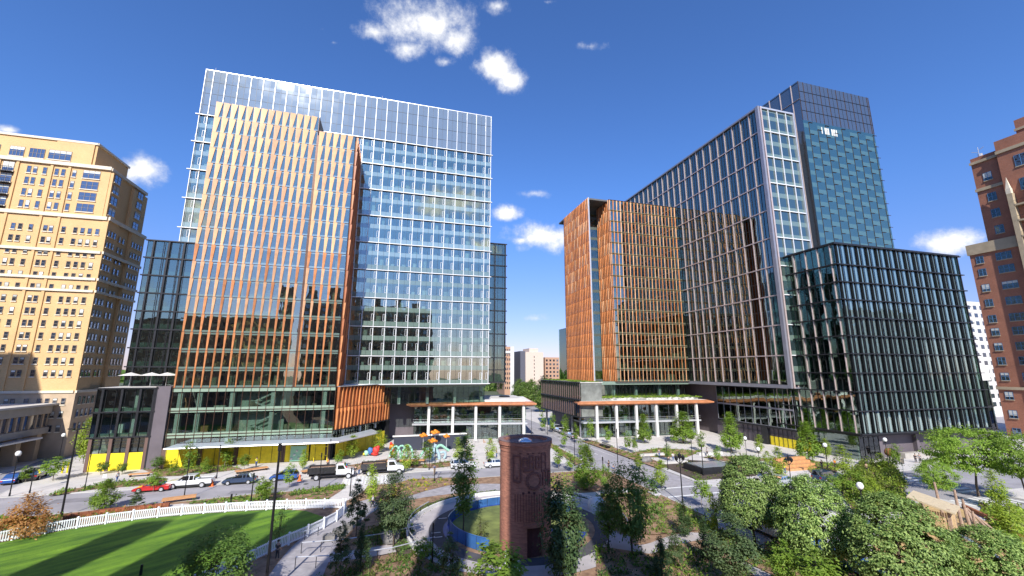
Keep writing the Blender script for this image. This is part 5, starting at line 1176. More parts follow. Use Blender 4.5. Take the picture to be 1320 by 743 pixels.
P_=[(341,772,572,'tallest black light pole in the foreground crossing the lawn','plain',.11),(79,665,553,'tall black street light with twin heads at the left road bed','street',.11),
(12,640,586,'black lamp post with white globe at the far left pavement','globe',.07),(75,598,562,'small white globe lamp post before the stone annex','globe',.06),(38,636,603,'short black pole beside the blue car','plain',.07),
(109,632,584,'thin black pole left of the first yellow boards','plain',.06),(237,643,594,'thin black pole standing before the white pickup','plain',.07),(279,617,574,'thin black pole before the yellow boards right of the pickup','plain',.07),
(323,651,610,'short black pole in the bed left of the tallest pole','plain',.08),(411,631,584,'thin black pole crossing the dark truck bed','plain',.07),(424,600,566,'thin black pole before the yellow boards above the dump truck','plain',.06),
(451,640,603,'thin black pole at the raised crossing','plain',.07),(560,621,577,'thin black pole on the road edge below the mint sculpture','plain',.06),(553,606,553,'thin tall black pole beside the orange petal sculpture','plain',.06),
(557,726,674,'thin black pole on the ring path near the ramp end','plain',.06),(741,600,547,'thin black pole left of the pyramid shaped tree','plain',.07),(797,610,553,'thin tall black pole at the right kerb of the street','plain',.07),
(778,624,589,'short black pole at the street corner beside two people','plain',.08),(861,606,566,'thin black pole at the plaza left of the rooflight box','plain',.06),(893,598,567,'thin black pole behind the rooflight box','plain',.06),
(907,614,574,'thin black pole touching the rooflight box','plain',.07),(943,594,564,'thin black pole before the leaning pyramid tree','plain',.06),(880,648,589,'ornate black lamp post with clustered lanterns beside the junction','twin',.08),
(1069,618,575,'black lamp post with white globe above the navy car','globe',.07),(1119,700,628,'black lamp post with white globe between the two large lindens','globe',.08),(1147,608,568,'black lamp post with white globe against the shaded wall','globe',.06),
(963,592,566,'small black globe lamp post on the plaza','globe',.05),(980,607,580,'small globe lamp post behind the left linden','globe',.05),(1020,624,592,'ornate dark lamp post beside the silver car','twin',.06),
(706,560,520,'thin black pole far up the street, before the dark metal box','plain',.06),(685,560,528,'thin black pole far up the street at the left pavilion corner','plain',.06),(668,545,505,'thin grey pole behind the left pavilion canopy tip','plain',.06),(614,566,545,'thin black pole before the left pavilion columns','plain',.05),
(297,652,637,'short bollard lamp on the walk near the picket fence','plain',.09),(181,742,728,'small black floodlight at the bottom of the lawn','plain',.08)]
for a in P_: pole(a[0],a[1],a[2],a[3],a[4],a[5])
def bench(p0,p1,label,w=.9,h=.5,mat='wood_bench',back=False):
    a,b=g(*p0,.12),g(*p1,.12); d=Vector((b[0]-a[0],b[1]-a[1])); L=d.length; d.normalize(); fr=lambda u,dd,z:(a[0]+d.x*u-d.y*dd,a[1]+d.y*u+d.x*dd,z)
    o=root('timber_bench',label,'bench',(a[0],a[1],.12)); m=MB(mat); k=0
    while k<w-.05: m.box(0,L,k,k+.1,h-.02,h+.1,fr); k+=.125
    m.build('seat',o); m=MB('dark_metal'); n=max(2,int(L/2)+1)
    for i in range(n): q=MB('dark_metal'); u=.2+(L-.5)*i/(n-1); q.box(u,u+.12,.08,w-.12,.12,h-.03,fr); q.build('leg',o)
    if back:
        m=MB(mat)
        for z in (h+.2,h+.38): m.box(0,L,w-.08,w-.02,z,z+.12,fr)
        m.build('backrest',o)
bench((207,651),(252,645),'short pale timber bench beside the tan plants near the picket fence',1.6,.5)
bench((164,616),(192,614),'timber bench in front of the yellow boards near the podium')
bench((304,612),(346,606),'timber bench at the foot of the yellow boards above the dark sedan',1.2)
bench((498,598),(548,597),'wide timber bench in front of the play sculptures',1.4)
bench((925,601),(952,606),'timber bench behind the rooflight box',1.3)
bench((392,612),(416,607),'timber bench behind the first dump truck',1.2)
bench((772,575),(783,579),'dark bench on the verge at the right kerb of the street',.9,.5,'dark_metal',True)
def wallbench():
    pts=smooth(G([(80,672),(130,664),(180,659),(217,655)],.12),2); o=root('rust_bench','long low curved rust coloured timber seat wall along the outside of the picket fence','bench',(pts[0][0],pts[0][1],.12)); m=MB('rust_wood'); 
    for a,b in zip(pts[:-1],pts[1:]):
        d=Vector((b[0]-a[0],b[1]-a[1])); L=d.length; d.normalize(); fr=lambda u,dd,z:(a[0]+d.x*u-d.y*dd,a[1]+d.y*u+d.x*dd,z); k=0
        while k<L-.02: m.box(k,k+.16,0,.7,.13,.66,fr); k+=.19
    m.build('slat_body',o)
wallbench()
b=root('stone_seat_wall','row of grey stone seat blocks along the left park walk','seat wall',(*g(430,690,.12),.12))
for x,y in ((425,697),(437,690),(449,683),(460,676)):
    p=g(x,y,.12); m=MB('stone_boulder'); m.box(p[0]-.7,p[0]+.5,p[1]-.4,p[1]+.5,.12,.7); m.build('block',b)
m=MB('g_sky'); p=g(905,612,.12); r=root('rooflight_box','large dark rimmed rectangular rooflight box with pale glass top on the plaza','rooflight',(56.4,67.5,.12))
m=MB('dark_metal'); m.box(52.6,60.2,65.2,70.2,.12,1.25); m.build('box',r); m=MB('g_sky'); m.box(53.1,59.7,65.7,69.7,1.25,1.29); m.build('glass_top',r)
r=root('timber_bleachers','stepped golden timber seating tiers before the dark office block','bleachers',(73.5,66,.12))
for k in range(4): m=MB('wood_bench'); m.box(70,77,63.6+.9*k,64.4+.9*k,.12,.5+.42*k); m.build('tier',r)
p=g(833,596,.12); m=MB('stone_boulder'); m.blob((p[0],p[1],.5),.9,10,7,.2,(1.4,1,.75)); tag(m.build('boulder',loc=(p[0],p[1],.12),smooth=True),'rounded grey boulder on the verge right of the street','boulder')
p=g(504,699,.12); m=MB('stone_boulder'); m.blob((p[0],p[1],.5),.9,10,7,.2,(1.2,1,.8)); tag(m.build('boulder',loc=(p[0],p[1],.12),smooth=True),'pale boulder on the brown mulch beside the ramp','boulder')
p=g(757,672,.12); m=MB('concrete_col'); m.blob((p[0]+3,p[1]+3.5,.5),1.1,10,7,.1,(1.,1,1.1)); tag(m.build('boulder',loc=(p[0],p[1],.12),smooth=True),'large grey boulder among shrubs right of the curved rail','boulder')
def cone_(bx,by,label):
    p=g(bx,by,0); r=root('traffic_cone',label,'traffic cone',(p[0],p[1],0),'traffic cones by the parked vehicles'); m=MB('orange_cone'); m.box(p[0]-.3,p[0]+.3,p[1]-.3,p[1]+.3,0,.05); m.lathe([(.22,.05),(.06,.95)],(p[0],p[1],0),10); m.build('cone',r); m=MB('cl_white'); m.lathe([(.152,.42),(.112,.62)],(p[0],p[1],0),10); m.build('reflective_band',r)
cone_(273,627,'orange traffic cone behind the white pickup'); cone_(386,620,'orange traffic cone right of the blue hatchback')
p=g(1149,606,.12); o=root('orange_sculpture','rounded rusty orange ball on a post before the shaded wall','sculpture',(p[0],p[1],.12)); m=MB('rust_wood'); m.blob((p[0],p[1],3.2),.62,12,8,.12,(1,1,1.1)); m.build('ball',o,smooth=True); MB('dark_metal').tube((p[0],p[1],.12),(p[0],p[1],2.6),.12).build('post',o)
def sign(bx,by,ty,label,mat='cl_white',w=.5,h=.6):
    p=g(bx,by,.12); z=topz(ty,p); o=root('sign_post',label,'sign',(p[0],p[1],.12)); m=MB('alu'); m.tube((p[0],p[1],.12),(p[0],p[1],z),.03); m.build('post',o); m=MB(mat); m.box(p[0]-w/2,p[0]+w/2,p[1]-.06,p[1]-.03,z-h,z); m.build('plate',o)
sign(134,621,611,'small white notice board on the verge near the yellow boards'); sign(1166,616,591,'tan road sign seen from behind near the right crosswalk','tan_stone',.9,.9)
p=g(83,610,.12); r=root('yellow_bollards','pair of bright yellow protective posts at the left road','bollard',(*p,.12))
for s in (-.35,.35): m=MB('yellow_board'); m.tube((p[0]+s,p[1],.12),(p[0]+s,p[1],1.9),.14); m.build('post',r)
# green banner in the boards and orange scaffold frame
p=(-16.6,95.3); r=root('planting_banner','green and white patterned banner standing before the yellow boards','banner',(p[0],p[1],.12)); m=MB('art_mint'); m.box(p[0]-1.4,p[0]+1.4,p[1]-.1,p[1],.3,3.1); m.build('panel',r); m=MB('lf_mid'); m.mat('cl_white')
for k in range(6): m.blob((p[0]-1.1+.44*k,p[1]-.15,.8+.7*(k%3)),.22,6,5,.2)
m.build('pattern',r)
r=root('scaffold_frame','small yellow scaffold frame before the boards above the dump truck','scaffold',(-12.4,94.6,.12)); m=MB('yellow_board')
for x in (-13.6,-11.2): m.tube((x,94.6,.12),(x,94.6,3.9),.07)
for z in (1.2,2.9,3.8): m.tube((-13.6,94.6,z),(-11.2,94.6,z),.07)
m.build('frame',r)
# ================================================================ PLAY SCULPTURES
def petals(bx,by,ty,label,s=1.):
    p=g(bx,by,.12); h=topz(ty,p); o=root('petal_sculpture',label,'sculpture',(p[0],p[1],.12),'orange petal sculptures'); MB('alu').tube((p[0],p[1],.12),(p[0],p[1],h-.3),.07).build('stem',o); m=MB('art_orange')
    for k in range(6): t=k*PI/3; m.blob((p[0]+.55*s*math.cos(t),p[1]+.55*s*math.sin(t),h-.35+.18*(k%2)),.42*s,8,6,.1,(1,1,.6))
    m.blob((p[0],p[1],h),.35*s,8,6,.1); m.build('petals',o,smooth=True)
petals(545,584,560,'orange petal sculpture on a stem, left of three'); petals(560,582,556,'orange petal sculpture on a stem, middle of three',1.15); petals(575,584,561,'orange petal sculpture on a stem, right of three',.8)
petals(557,590,567,'lower orange petal sculpture in front of the middle one',1.1)
def blobs(name,bx,by,parts,label,cat='sculpture'):
    p=g(bx,by,.12); o=root(name,label,cat,(p[0],p[1],.12)); 
    for mt,dx,dy,z,r,sc in parts: m=MB(mt); m.blob((p[0]+dx*.65,p[1]+dy*.65,.12+z*.7),r*.62,10,7,.15,sc); m.build('rounded_form',o,smooth=True)
blobs('play_sculpture',484,588,[('art_red',0,0,1.5,1.1,(1,.8,1.2)),('art_red',.6,.2,2.4,.6,(1,1,1)),('art_red',-.2,.1,.6,1.,(1.2,.8,.6))],'bright red rounded play sculpture left of the white panel')
blobs('play_sculpture',477,588,[('art_blue',0,0,1.4,.9,(1,.7,1.3)),('art_mint',-1.2,0,.9,.7,(1,.7,1.2)),('art_yellow',-1.9,.1,.6,.45,(1,1,1))],'blue and mint rounded play sculpture beside the bright red one')
blobs('play_sculpture',504,590,[('art_orange',0,0,3.,.8,(1,.8,1.)),('art_red',.3,0,2.1,.7,(1,.8,1)),('art_yellow',.2,.1,1.1,.6,(1,1,1)),('art_red',-.2,0,3.9,.5,(1,1,1))],'tall stacked orange and red play sculpture')
def arms():
    p=g(560,593,.12); o=root('mint_sculpture','large pale mint and grey blue sculpture with outstretched tubular arms','sculpture',(p[0],p[1],.12))
    for mt,pts,r in (('art_mint',[(-4,0,.9),(-3,0,2.3),(-1.6,0,2.9),(0,0,2.4)],.3),('art_mint',[(0,0,2.4),(1.4,0,3.7),(3.,0,2.6),(4,0,2.)],.34),('art_pale',[(-.6,0,.1),(-.4,0,1.6),(0,0,2.8),(.2,0,3.7)],.42),('art_pale',[(1.3,0,.1),(1.2,0,1.4),(.4,0,2.4)],.4),('art_pale',[(2.6,0,.2),(3.2,0,1.1),(2.6,0,1.9),(1.6,0,1.6)],.3)):
        m=MB(mt); r*=.8; pts=[(p[0]+a*.72,p[1]+b,.12+c*.8) for a,b,c in pts]
        q=smooth([(a[0],a[2]) for a in pts],2)
        for a,b in zip(q[:-1],q[1:]): m.tube((a[0],p[1],a[1]),(b[0],p[1],b[1]),r,n=8)
        m.build('arm',o,smooth=True)
arms()
def mint2():
    p=g(521,592,.12); o=root('mint_sculpture','pale mint hooped play sculpture behind the bright green tree','sculpture',(p[0],p[1],.12)); m=MB('art_mint')
    for k in range(3):
        q=[(p[0]-1.8+1.2*k+1.1*math.cos(PI*i/8),.1+2.6*math.sin(PI*i/8)) for i in range(9)]
        for a,b in zip(q[:-1],q[1:]): m.tube((a[0],p[1]+.3*k,a[1]),(b[0],p[1]+.3*k,b[1]),.2,n=7)
    m.build('hoop',o,smooth=True)
mint2()
r=root('dark_screen_wall','long low dark screen wall with white coping behind the play sculptures','screen wall',(8,101,.12)); m=MB('screen_dark'); m.box(1.5,17.5,101.2,101.5,.12,3.2); m.build('screen',r); m=MB('roof_white'); m.box(1.2,17.8,101.,101.7,3.2,3.45); m.build('coping',r)
rd=random.Random(77)
for i,(x,y) in enumerate([(8,108),(11,109),(14.5,108),(18,107.5),(21,108),(24,106.8),(26,107.6)]):
    o=root('cafe_table','one of several pale cafe tables with chairs before the left pavilion','cafe table',(x,y,.12),'cafe tables before the left pavilion'); m=MB('cl_white'); m.lathe([(.45,.72),(.45,.76)],(x,y,.12),10); m.tube((x,y,.12),(x,y,.86),.04); m.build('table_top',o)
    for s in (-.8,.8): m=MB('wood_bench' if i%2 else 'alu'); m.box(x+s-.22,x+s+.22,y-.2,y+.2,.5,.55); m.box(x+s*1.25-.03,x+s*1.25+.03,y-.2,y+.2,.5,1.); m.box(x+s-.18,x+s-.14,y-.18,y+.18,.12,.5); m.box(x+s+.14,x+s+.18,y-.18,y+.18,.12,.5); m.build('chair',o)
# low dark planters & seats on the plaza
for k,(bx,by) in enumerate(((840,588),(868,598),(915,586),(1010,598))):
    p=g(bx,by,.12); m=MB('roof_pale'); m.box(p[0]-3,p[0]+3,p[1]-.4,p[1]+.4,.12,.6); tag(m.build('stone_seat_block',loc=(p[0],p[1],.12)),('pale stone seat block at the hedge before the right pavilion','pale stone seat block left of the rooflight box','pale stone seat block before the link podium','pale stone seat block left of the timber bleachers')[k],'seat block')
# ================================================================ PLAYGROUND (right foreground)
def playground():
    flat('play_surface',G([(1125,700),(1180,650),(1235,655),(1330,705),(1330,780),(1140,760)],.12),'sand_play')
    PX,PY_=[g(x,y,.12) for x,y in ((1214,712),)][0]
    o=root('play_tower','timber play tower with tan sloped roof, slatted walls and metal slide','play tower',(PX,PY_,.12)); fr=lambda u,d,z:(PX+u*.92-d*.38,PY_+u*.38+d*.92,z)
    for u,d in ((-1.3,-1.2),(1.3,-1.2),(1.3,1.2),(-1.3,1.2)): m=MB('wood_log'); m.box(u-.12,u+.12,d-.12,d+.12,.12,4.6,fr); m.build('post',o)
    m=MB('tan_roof'); m.faces([fr(-1.8,-1.7,4.3),fr(1.8,-1.7,4.3),fr(1.8,1.7,5.1),fr(-1.8,1.7,5.1),fr(-1.8,-1.7,4.45),fr(1.8,-1.7,4.45),fr(1.8,1.7,5.25),fr(-1.8,1.7,5.25)],[(3,2,1,0),(4,5,6,7),(0,1,5,4),(1,2,6,5),(2,3,7,6),(3,0,4,7)]); m.build('roof',o)
    m=MB('play_plank')
    for k in range(14): u=-1.25+.19*k; m.box(u,u+.13,-1.3,-1.24,1.9,4.2,fr); m.box(-1.32,-1.26,-1.2+.18*k,-1.08+.18*k,1.9,4.2,fr) if k<13 else None
    m.box(-1.3,1.3,-1.2,1.2,1.75,1.9,fr); m.build('slat_wall',o)
    m=MB('slide_metal'); m.faces([fr(.4,-1.3,2.),fr(1.2,-1.3,2.),fr(1.7,-4.,.3),fr(.9,-4.,.3),fr(.4,-1.3,2.1),fr(1.2,-1.3,2.1),fr(1.7,-4.,.4),fr(.9,-4.,.4)],[(3,2,1,0),(4,5,6,7),(0,1,5,4),(1,2,6,5),(2,3,7,6),(3,0,4,7)]); m.build('slide',o)
    L=[(1172,690,643,'leftmost weathered log post behind the big linden'),(1185,690,655,'short weathered log post beside the leftmost log'),(1197,680,645,'upright weathered log post left of the play tower roof'),(1219,676,622,'tall weathered log post behind the play tower roof'),(1246,702,632,'tallest leaning weathered log post right of the play tower'),(1257,700,644,'weathered log post just right of the tallest leaning log'),(1264,700,660,'short thick log post in the climbing frame')]
    for k,(bx,by,ty,lb) in enumerate(L):
        p=g(bx,by,.12); h=topz(ty,p); m=MB('wood_log'); m.tube((p[0],p[1],.12),(p[0]-.25*(k%2),p[1]+.15,h*.6),.17,.15); m.tube((p[0]-.25*(k%2),p[1]+.15,h*.6),(p[0]-.35*(k%2),p[1]+.2,h),.15,.11); tag(m.build('log_post',loc=(p[0],p[1],.12)),lb,'log post','weathered log posts of the playground')
    a=g(1255,690,.12); b=g(1275,700,.12); o=root('log_climber','climbing frame of crossed weathered logs right of the play tower','climbing frame',(*a,.12))
    for k in range(5): m=MB('wood_log'); m.tube((a[0]+.6*k,a[1]-.3*k,.12),(a[0]+.6*k+1.6-.5*k,a[1]+1.2,2.2+.2*(k%2)),.12,.1); m.build('log',o)
    pts=G([(1240,655),(1290,678),(1325,705)],.12); o=root('timber_edge','low brown timber retaining edge around the playground','edging',(*pts[0],.12)); m=MB('rust_wood')
    for p,q in zip(pts[:-1],pts[1:]):
        d=Vector((q[0]-p[0],q[1]-p[1])); l=d.length; d.normalize(); m.box(0,l,0,.35,.12,.6,lambda u,dd,z:(p[0]+d.x*u-d.y*dd,p[1]+d.y*u+d.x*dd,z))
    m.build('beam',o)
playground()
# ================================================================ VEHICLES
def wheel(par,x,y,r,w=.24):
    o=MB('rubber').tube((x,y-w/2,r),(x,y+w/2,r),r,n=18).build('wheel',par); s=1 if y>0 else -1
    MB('alu').tube((x,y+s*(w/2-.02),r),(x,y+s*(w/2+.015),r),r*.62,n=14).build('rim',o); return o
def extr(m,prof,hw):
    n=len(prof); h=hw if callable(hw) else (lambda x,z:hw)
    vs=[(x,-h(x,z),z) for x,z in prof]+[(x,h(x,z),z) for x,z in prof]
    m.faces(vs,[tuple(range(n)),tuple(range(2*n-1,n-1,-1))]+[(i,i+n,(i+1)%n+n,(i+1)%n) for i in range(n)])
def car(color,kind,name,label,p,heading,cat='car',group=None):
    o=root(name,label,cat,(0,0,0),group); S=dict(
     sedan=(4.7,.9,[(-2.35,.35),(-2.3,.85),(-1.75,1.0),(1.0,.98),(2.1,.78),(2.35,.6),(2.35,.32)],[(-1.75,.98),(-1.15,1.42),(.15,1.45),(1.05,.97)],.33,(1.45,-1.4)),
     hatch=(4.2,.88,[(-2.1,.35),(-2.1,.95),(-1.9,1.05),(1.0,1.0),(1.9,.82),(2.1,.62),(2.1,.32)],[(-2.,1.03),(-1.6,1.5),(.1,1.52),(1.05,.99)],.34,(1.3,-1.3)),
     suv=(4.8,.95,[(-2.4,.42),(-2.4,1.05),(-2.3,1.15),(1.0,1.12),(2.2,1.0),(2.4,.75),(2.4,.4)],[(-2.3,1.13),(-2.05,1.75),(.2,1.78),(1.1,1.1)],.38,(1.5,-1.45)),
     sports=(4.6,.95,[(-2.3,.28),(-2.3,.85),(-1.6,.95),(.9,.9),(2.1,.62),(2.35,.45),(2.35,.24)],[(-1.5,.93),(-.9,1.25),(.0,1.27),(.95,.88)],.34,(1.4,-1.4)),
     pickup=(6.1,.98,[(-3.05,.55),(-3.05,1.15),(.2,1.15),(1.8,1.2),(2.85,1.08),(3.05,.85),(3.05,.45)],[(-.9,1.13),(-.75,1.82),(.75,1.84),(1.5,1.17)],.42,(2.0,-1.85)),
     van=(6.8,1.05,[(-3.4,.4),(-3.4,2.5),(-3.2,2.62),(1.6,2.6),(2.3,1.9),(3.2,1.5),(3.4,1.1),(3.4,.4)],None,.38,(2.2,-2.1)))
    L,hw,body,cab,wr,wx=S[kind]
    m=MB(color); extr(m,body,lambda x,z:hw*(1-.05*max(0,z-.9)/1)*(1-.08*(abs(x)/(L/2))**4))
    b=m.build('body',o); md=b.modifiers.new('bevel','BEVEL'); md.width=.06; md.segments=2; md.limit_method='ANGLE'
    if cab:
        m=MB('g_car'); z0=min(c[1] for c in cab); extr(m,cab,lambda x,z:hw*(.93 if z<z0+.2 else .78)); m.build('window',o)
        xa,xb=cab[1][0],cab[2][0]; zt=cab[1][1]; m=MB(color); m.box(xa-.02,xb+.04,-hw*.79,hw*.79,zt-.03,zt+.05)
        for s in (-1,1):
            for x in ((xa+xb)/2-.05,xa+.1): m.faces([(x,s*hw*.945,z0),(x+.09,s*hw*.945,z0),(x+.09,s*hw*.80,zt),(x,s*hw*.80,zt)],[(0,1,2,3)])
        m.build('roof',o)
    else:
        m=MB('g_car'); 
        for s in (-1,1): m.box(1.2,2.1,s*hw*.955-.01,s*hw*.955+.02,1.55,2.1); m.box(.2,1.0,s*hw*.955-.01,s*hw*.955+.02,1.6,2.1)
        m.faces([(1.66,-hw*.8,2.56),(1.66,hw*.8,2.56),(2.34,hw*.85,1.93),(2.34,-hw*.85,1.93)],[(0,1,2,3)]); m.build('window',o)
    if kind=='pickup':
        m=MB('truck_dark'); m.box(-2.95,-1.0,-hw*.85,hw*.85,1.1,1.162); m.build('bed_floor',o); m=MB(color)
        for s in (-1,1): m.box(-3.03,-.95,s*hw*.93-.05,s*hw*.93+.05,1.13,1.3)
        m.box(-3.05,-2.97,-hw*.9,hw*.9,1.13,1.3); m.build('bed_side',o)
    for sx in wx:
        for s in (-1,1): wheel(o,sx,s*(hw-.1),wr)
    for s in (-1,1):
        m=MB('lamp_white'); m.box(L/2-.22,L/2-.02,s*hw*.7-.16,s*hw*.7+.16,body[-2][1]-.02,body[-2][1]+.12); m.build('headlight',o)
        m=MB('lamp_red'); m.box(-L/2-.01,-L/2+.06,s*hw*.75-.14,s*hw*.75+.14,body[1][1]-.25,body[1][1]-.05); m.build('tail_light',o)
        m=MB(color); m.box(.8,1.,s*(hw+.02)-.08,s*(hw+.02)+.08,body[3][1]+.0,body[3][1]+.14); m.build('mirror',o)
    m=MB('rubber'); m.box(-L/2+.1,L/2-.1,-hw*.8,hw*.8,.2,.42); m.build('underbody',o)
    q=g(*p,0); o.location=(q[0],q[1],0); o.rotation_euler=(0,0,heading); return o
car('car_red','sports','sports_car','low red sports car parked half behind a small tree',(197,633),PI)
car('car_white','pickup','pickup_truck','white pickup truck with open bed parked on the left road',(245,628),PI,'truck')
car('car_navy','sedan','sedan_car','dark blue grey sedan parked in front of a timber bench',(309,623.5),PI)
car('car_blue','hatch','hatchback_car','blue hatchback parked beside the tallest black pole',(366,619),PI)
car('car_white','suv','suv_car','white suv stopped on the road behind the tall slender tree',(597,604),0.)
car('car_white','sedan','sedan_car','white sedan partly hidden behind the silo',(640,602),0.)
car('car_blue','sedan','sedan_car','blue sedan at the far left edge behind the lamp post',(18,622),R(104))
car('car_dark','suv','suv_car','dark suv parked ahead of the blue sedan at far left',(45,618),R(104))
for i,(x,y,k) in enumerate(((721,557.5,'sedan'),(729,560.5,'hatch'),(737,564.5,'sedan'),(715,554.5,'suv'))):
    car('car_white' if i<2 else 'car_silver',k,k+'_car','%s parked in the row up the street, %s'%(('white sedan','white hatchback','silver sedan','silver suv')[i],('third from the near end','second from the near end','at the near end','at the far end')[i]),(x,y),PI/2,group='cars parked up the street')
car('car_silver','sedan','sedan_car','silver sedan on the cross street behind the middle linden',(1012,625),R(0)); car('car_navy','suv','suv_car','navy car parked at the lamp with a white globe',(1066,621),R(4))
car('car_white','van','police_van','long white van with blue hood parked under the left linden',(993,690),R(-90),'van'); car('car_sky','sedan','sedan_car','light blue sedan at the bottom under the middle linden',(1103,738),R(-90))
car('car_silver','suv','suv_car','grey suv parked ahead of the white van, under foliage',(1045,712),R(-90))
def dump(label,p,bedh=.85):
    o=root('dump_truck',label,'truck',(0,0,0)); m=MB('truck_dark'); m.box(-3.6,.6,-1.15,1.15,1.05,1.2)
    for s in (-1,1): m.box(-3.6,.6,s*1.12-.04,s*1.12+.04,1.2,1.2+bedh)
    m.box(-3.6,-3.5,-1.1,1.1,1.2,1.2+bedh); m.box(.5,.6,-1.1,1.1,1.2,1.35+bedh)
    for k in range(8):
        for s in (-1,1): m.box(-3.5+.56*k,-3.42+.56*k,s*1.18-.03,s*1.18+.03,1.1,1.2+bedh)
    m.build('dump_bed',o); m=MB('mulch'); m.box(-3.4,.4,-1.05,1.05,1.2,1.2+bedh*.7); m.build('load',o)
    m=MB('car_white'); extr(m,[(.75,.75),(.75,2.35),(.95,2.42),(1.9,2.4),(2.35,1.62),(3.35,1.45),(3.55,1.25),(3.55,.65)],1.02); b=m.build('cab',o); md=b.modifiers.new('bevel','BEVEL'); md.width=.07; md.segments=2; md.limit_method='ANGLE'
    m=MB('g_car'); m.faces([(1.95,-.9,2.34),(1.95,.9,2.34),(2.34,.92,1.7),(2.34,-.92,1.7)],[(0,1,2,3)])
    for s in (-1,1): m.faces([(1.0,s*1.035,1.6),(2.15,s*1.035,1.6),(1.82,s*1.035,2.2),(1.0,s*1.035,2.2)],[(0,1,2,3)])
    m.build('window',o); m=MB('rubber'); m.box(-3.4,3.4,-.6,.6,.6,1.05); m.build('chassis',o)
    for x in (-2.2,2.75):
        for s in (-1,1): wheel(o,x,s*.95,.48,.34)
    for s in (-1,1): m=MB('lamp_white'); m.box(3.5,3.58,s*.75-.14,s*.75+.14,.95,1.2); m.build('headlight',o)
    q=g(*p,0); o.location=(q[0],q[1],0)
dump('dark bedded dump truck with white cab left of the raised crossing',(427,617)); dump('dark bedded dump truck with white cab right of the raised crossing',(493,611.5))
# ================================================================ PEOPLE
def person(label,p,top,legs,pose='stand',rz=0.,z=.12,skin='skin'):
    q=g(*p,z) if len(p)==2 else p; o=root('person',label,'person',(0,0,0)); st=.28 if pose=='walk' else .09
    hip=.88 if pose!='sit' else .45
    def skinned(name,V,E,Rd,mat,par):
        me=bpy.data.meshes.new(name); me.from_pydata(V,E,[]); me.materials.append(MT[mat])
        import bmesh; bm=bmesh.new(); bm.from_mesh(me); bm.verts.layers.skin.verify(); bm.to_mesh(me); bm.free(); ob=bpy.data.objects.new(name,me); COL.objects.link(ob); ob.parent=par
        ob.modifiers.new('s','SKIN'); 
        for i,r_ in enumerate(Rd): me.skin_vertices[0].data[i].radius=(r_,r_*.85)
        me.skin_vertices[0].data[0].use_root=True; sb=ob.modifiers.new('d','SUBSURF'); sb.levels=1; sb.render_levels=1; return ob
    if pose=='sit': K=[(.42,-.1,.47),(.42,-.1,.08),(.42,.1,.47),(.42,.1,.08)]
    else: K=[(st*.45,-.1,.47),(-st*.2,-.1,.06) if 0 else (st*.7,-.1,.06),(-st*.1,.1,.47),(-st*.9,.1,.06)]
    sh=hip+.52
    V=[(0,0,hip),(0,0,hip+.25),(0,0,sh),(0,0,sh+.1),(.02,0,sh+.2),(.02,0,sh+.3),(0,-.09,hip-.03),K[0],K[1],(K[1][0]+.13,-.1,.04),(0,.09,hip-.03),K[2],K[3],(K[3][0]+.13,.1,.04),(0,-.2,sh-.02),(.02,-.25,sh-.28),(.16,-.23,sh-.5),(.2,-.22,sh-.6),(0,.2,sh-.02),(-.02,.25,sh-.28),(.1,.24,sh-.5),(.13,.23,sh-.6)]
    E=[(0,1),(1,2),(2,3),(3,4),(4,5),(0,6),(6,7),(7,8),(8,9),(0,10),(10,11),(11,12),(12,13),(2,14),(14,15),(15,16),(16,17),(2,18),(18,19),(19,20),(20,21)]
    Rd=[.13,.12,.13,.05,.085,.07,.085,.06,.04,.04,.085,.06,.04,.04,.06,.045,.035,.03,.06,.045,.035,.03]
    b=skinned('body',V,E,Rd,skin,o)
    V2=[(0,0,hip+.02),(0,0,hip+.26),(0,0,sh+.0),(0,-.2,sh-.02),(.02,-.25,sh-.27),(0,.2,sh-.02),(-.02,.25,sh-.27)]
    skinned('shirt',V2,[(0,1),(1,2),(2,3),(3,4),(2,5),(5,6)],[.155,.145,.155,.075,.06,.075,.06],top,b)
    V3=[(0,0,hip+.04),(0,-.09,hip-.03),K[0],(K[1][0],-.1,.12),(0,.09,hip-.03),K[2],(K[3][0],.1,.12)]
    skinned('trousers',V3,[(0,1),(1,2),(2,3),(0,4),(4,5),(5,6)],[.15,.105,.08,.06,.105,.08,.06],legs,b)
    m=MB('hair'); m.blob((-.01,0,sh+.29),.115,10,7,.03,(1,.9,1)); h=m.build('hair',b); h.location=(0,0,0)
    o.location=(q[0],q[1],z if len(p)==2 else p[2]); o.rotation_euler=(0,0,rz); return o
person('person in dark clothes standing at the crossing, nearer the dump truck',(457.5,614),'cl_dark','cl_grey','stand',1.)
person('person in a pale shirt standing at the crossing beside the one in dark clothes',(462.5,612.5),'cl_tan','cl_blue','stand',-1.)
person('person in a white top walking past the lime tree',(480,655),'cl_white','cl_dark','walk',0.3)
person('person in dark clothes standing at the right street corner',(785,607),'cl_dark','cl_dark','stand',2.)
person('person in grey blue clothes standing at the right street corner behind the airy tree',(791,613),'cl_blue','cl_grey','stand',-2.)
person('person in orange and dark clothes near the globe lamp by the navy car',(1077,604),'cl_orange','cl_dark','walk',1.6)
person('person in dark clothes before the shaded wall, left of two',(1181,597),'cl_dark','cl_dark','stand',0.)
person('person in black before the shaded wall, right of two',(1186.5,597),'cl_grey','cl_dark','walk',.5)
person('person in a white shirt among the plaza seats left of the rooflight box',(868,595),'cl_white','cl_blue','stand',1.)
person('person in dark clothes sitting left of the plaza seats',(862,597),'cl_dark','cl_blue','sit',1.)
person('person in a red top behind the second dump truck bed',(503,599),'cl_red','cl_dark','stand',1.)
person('worker in a yellow vest beside the silver sedan',(1012,611),'cl_yellow','cl_blue','stand',0.)
person('person in dark clothes on the pale path right of the sculptures',(628,592),'cl_dark','cl_grey','walk',1.2)
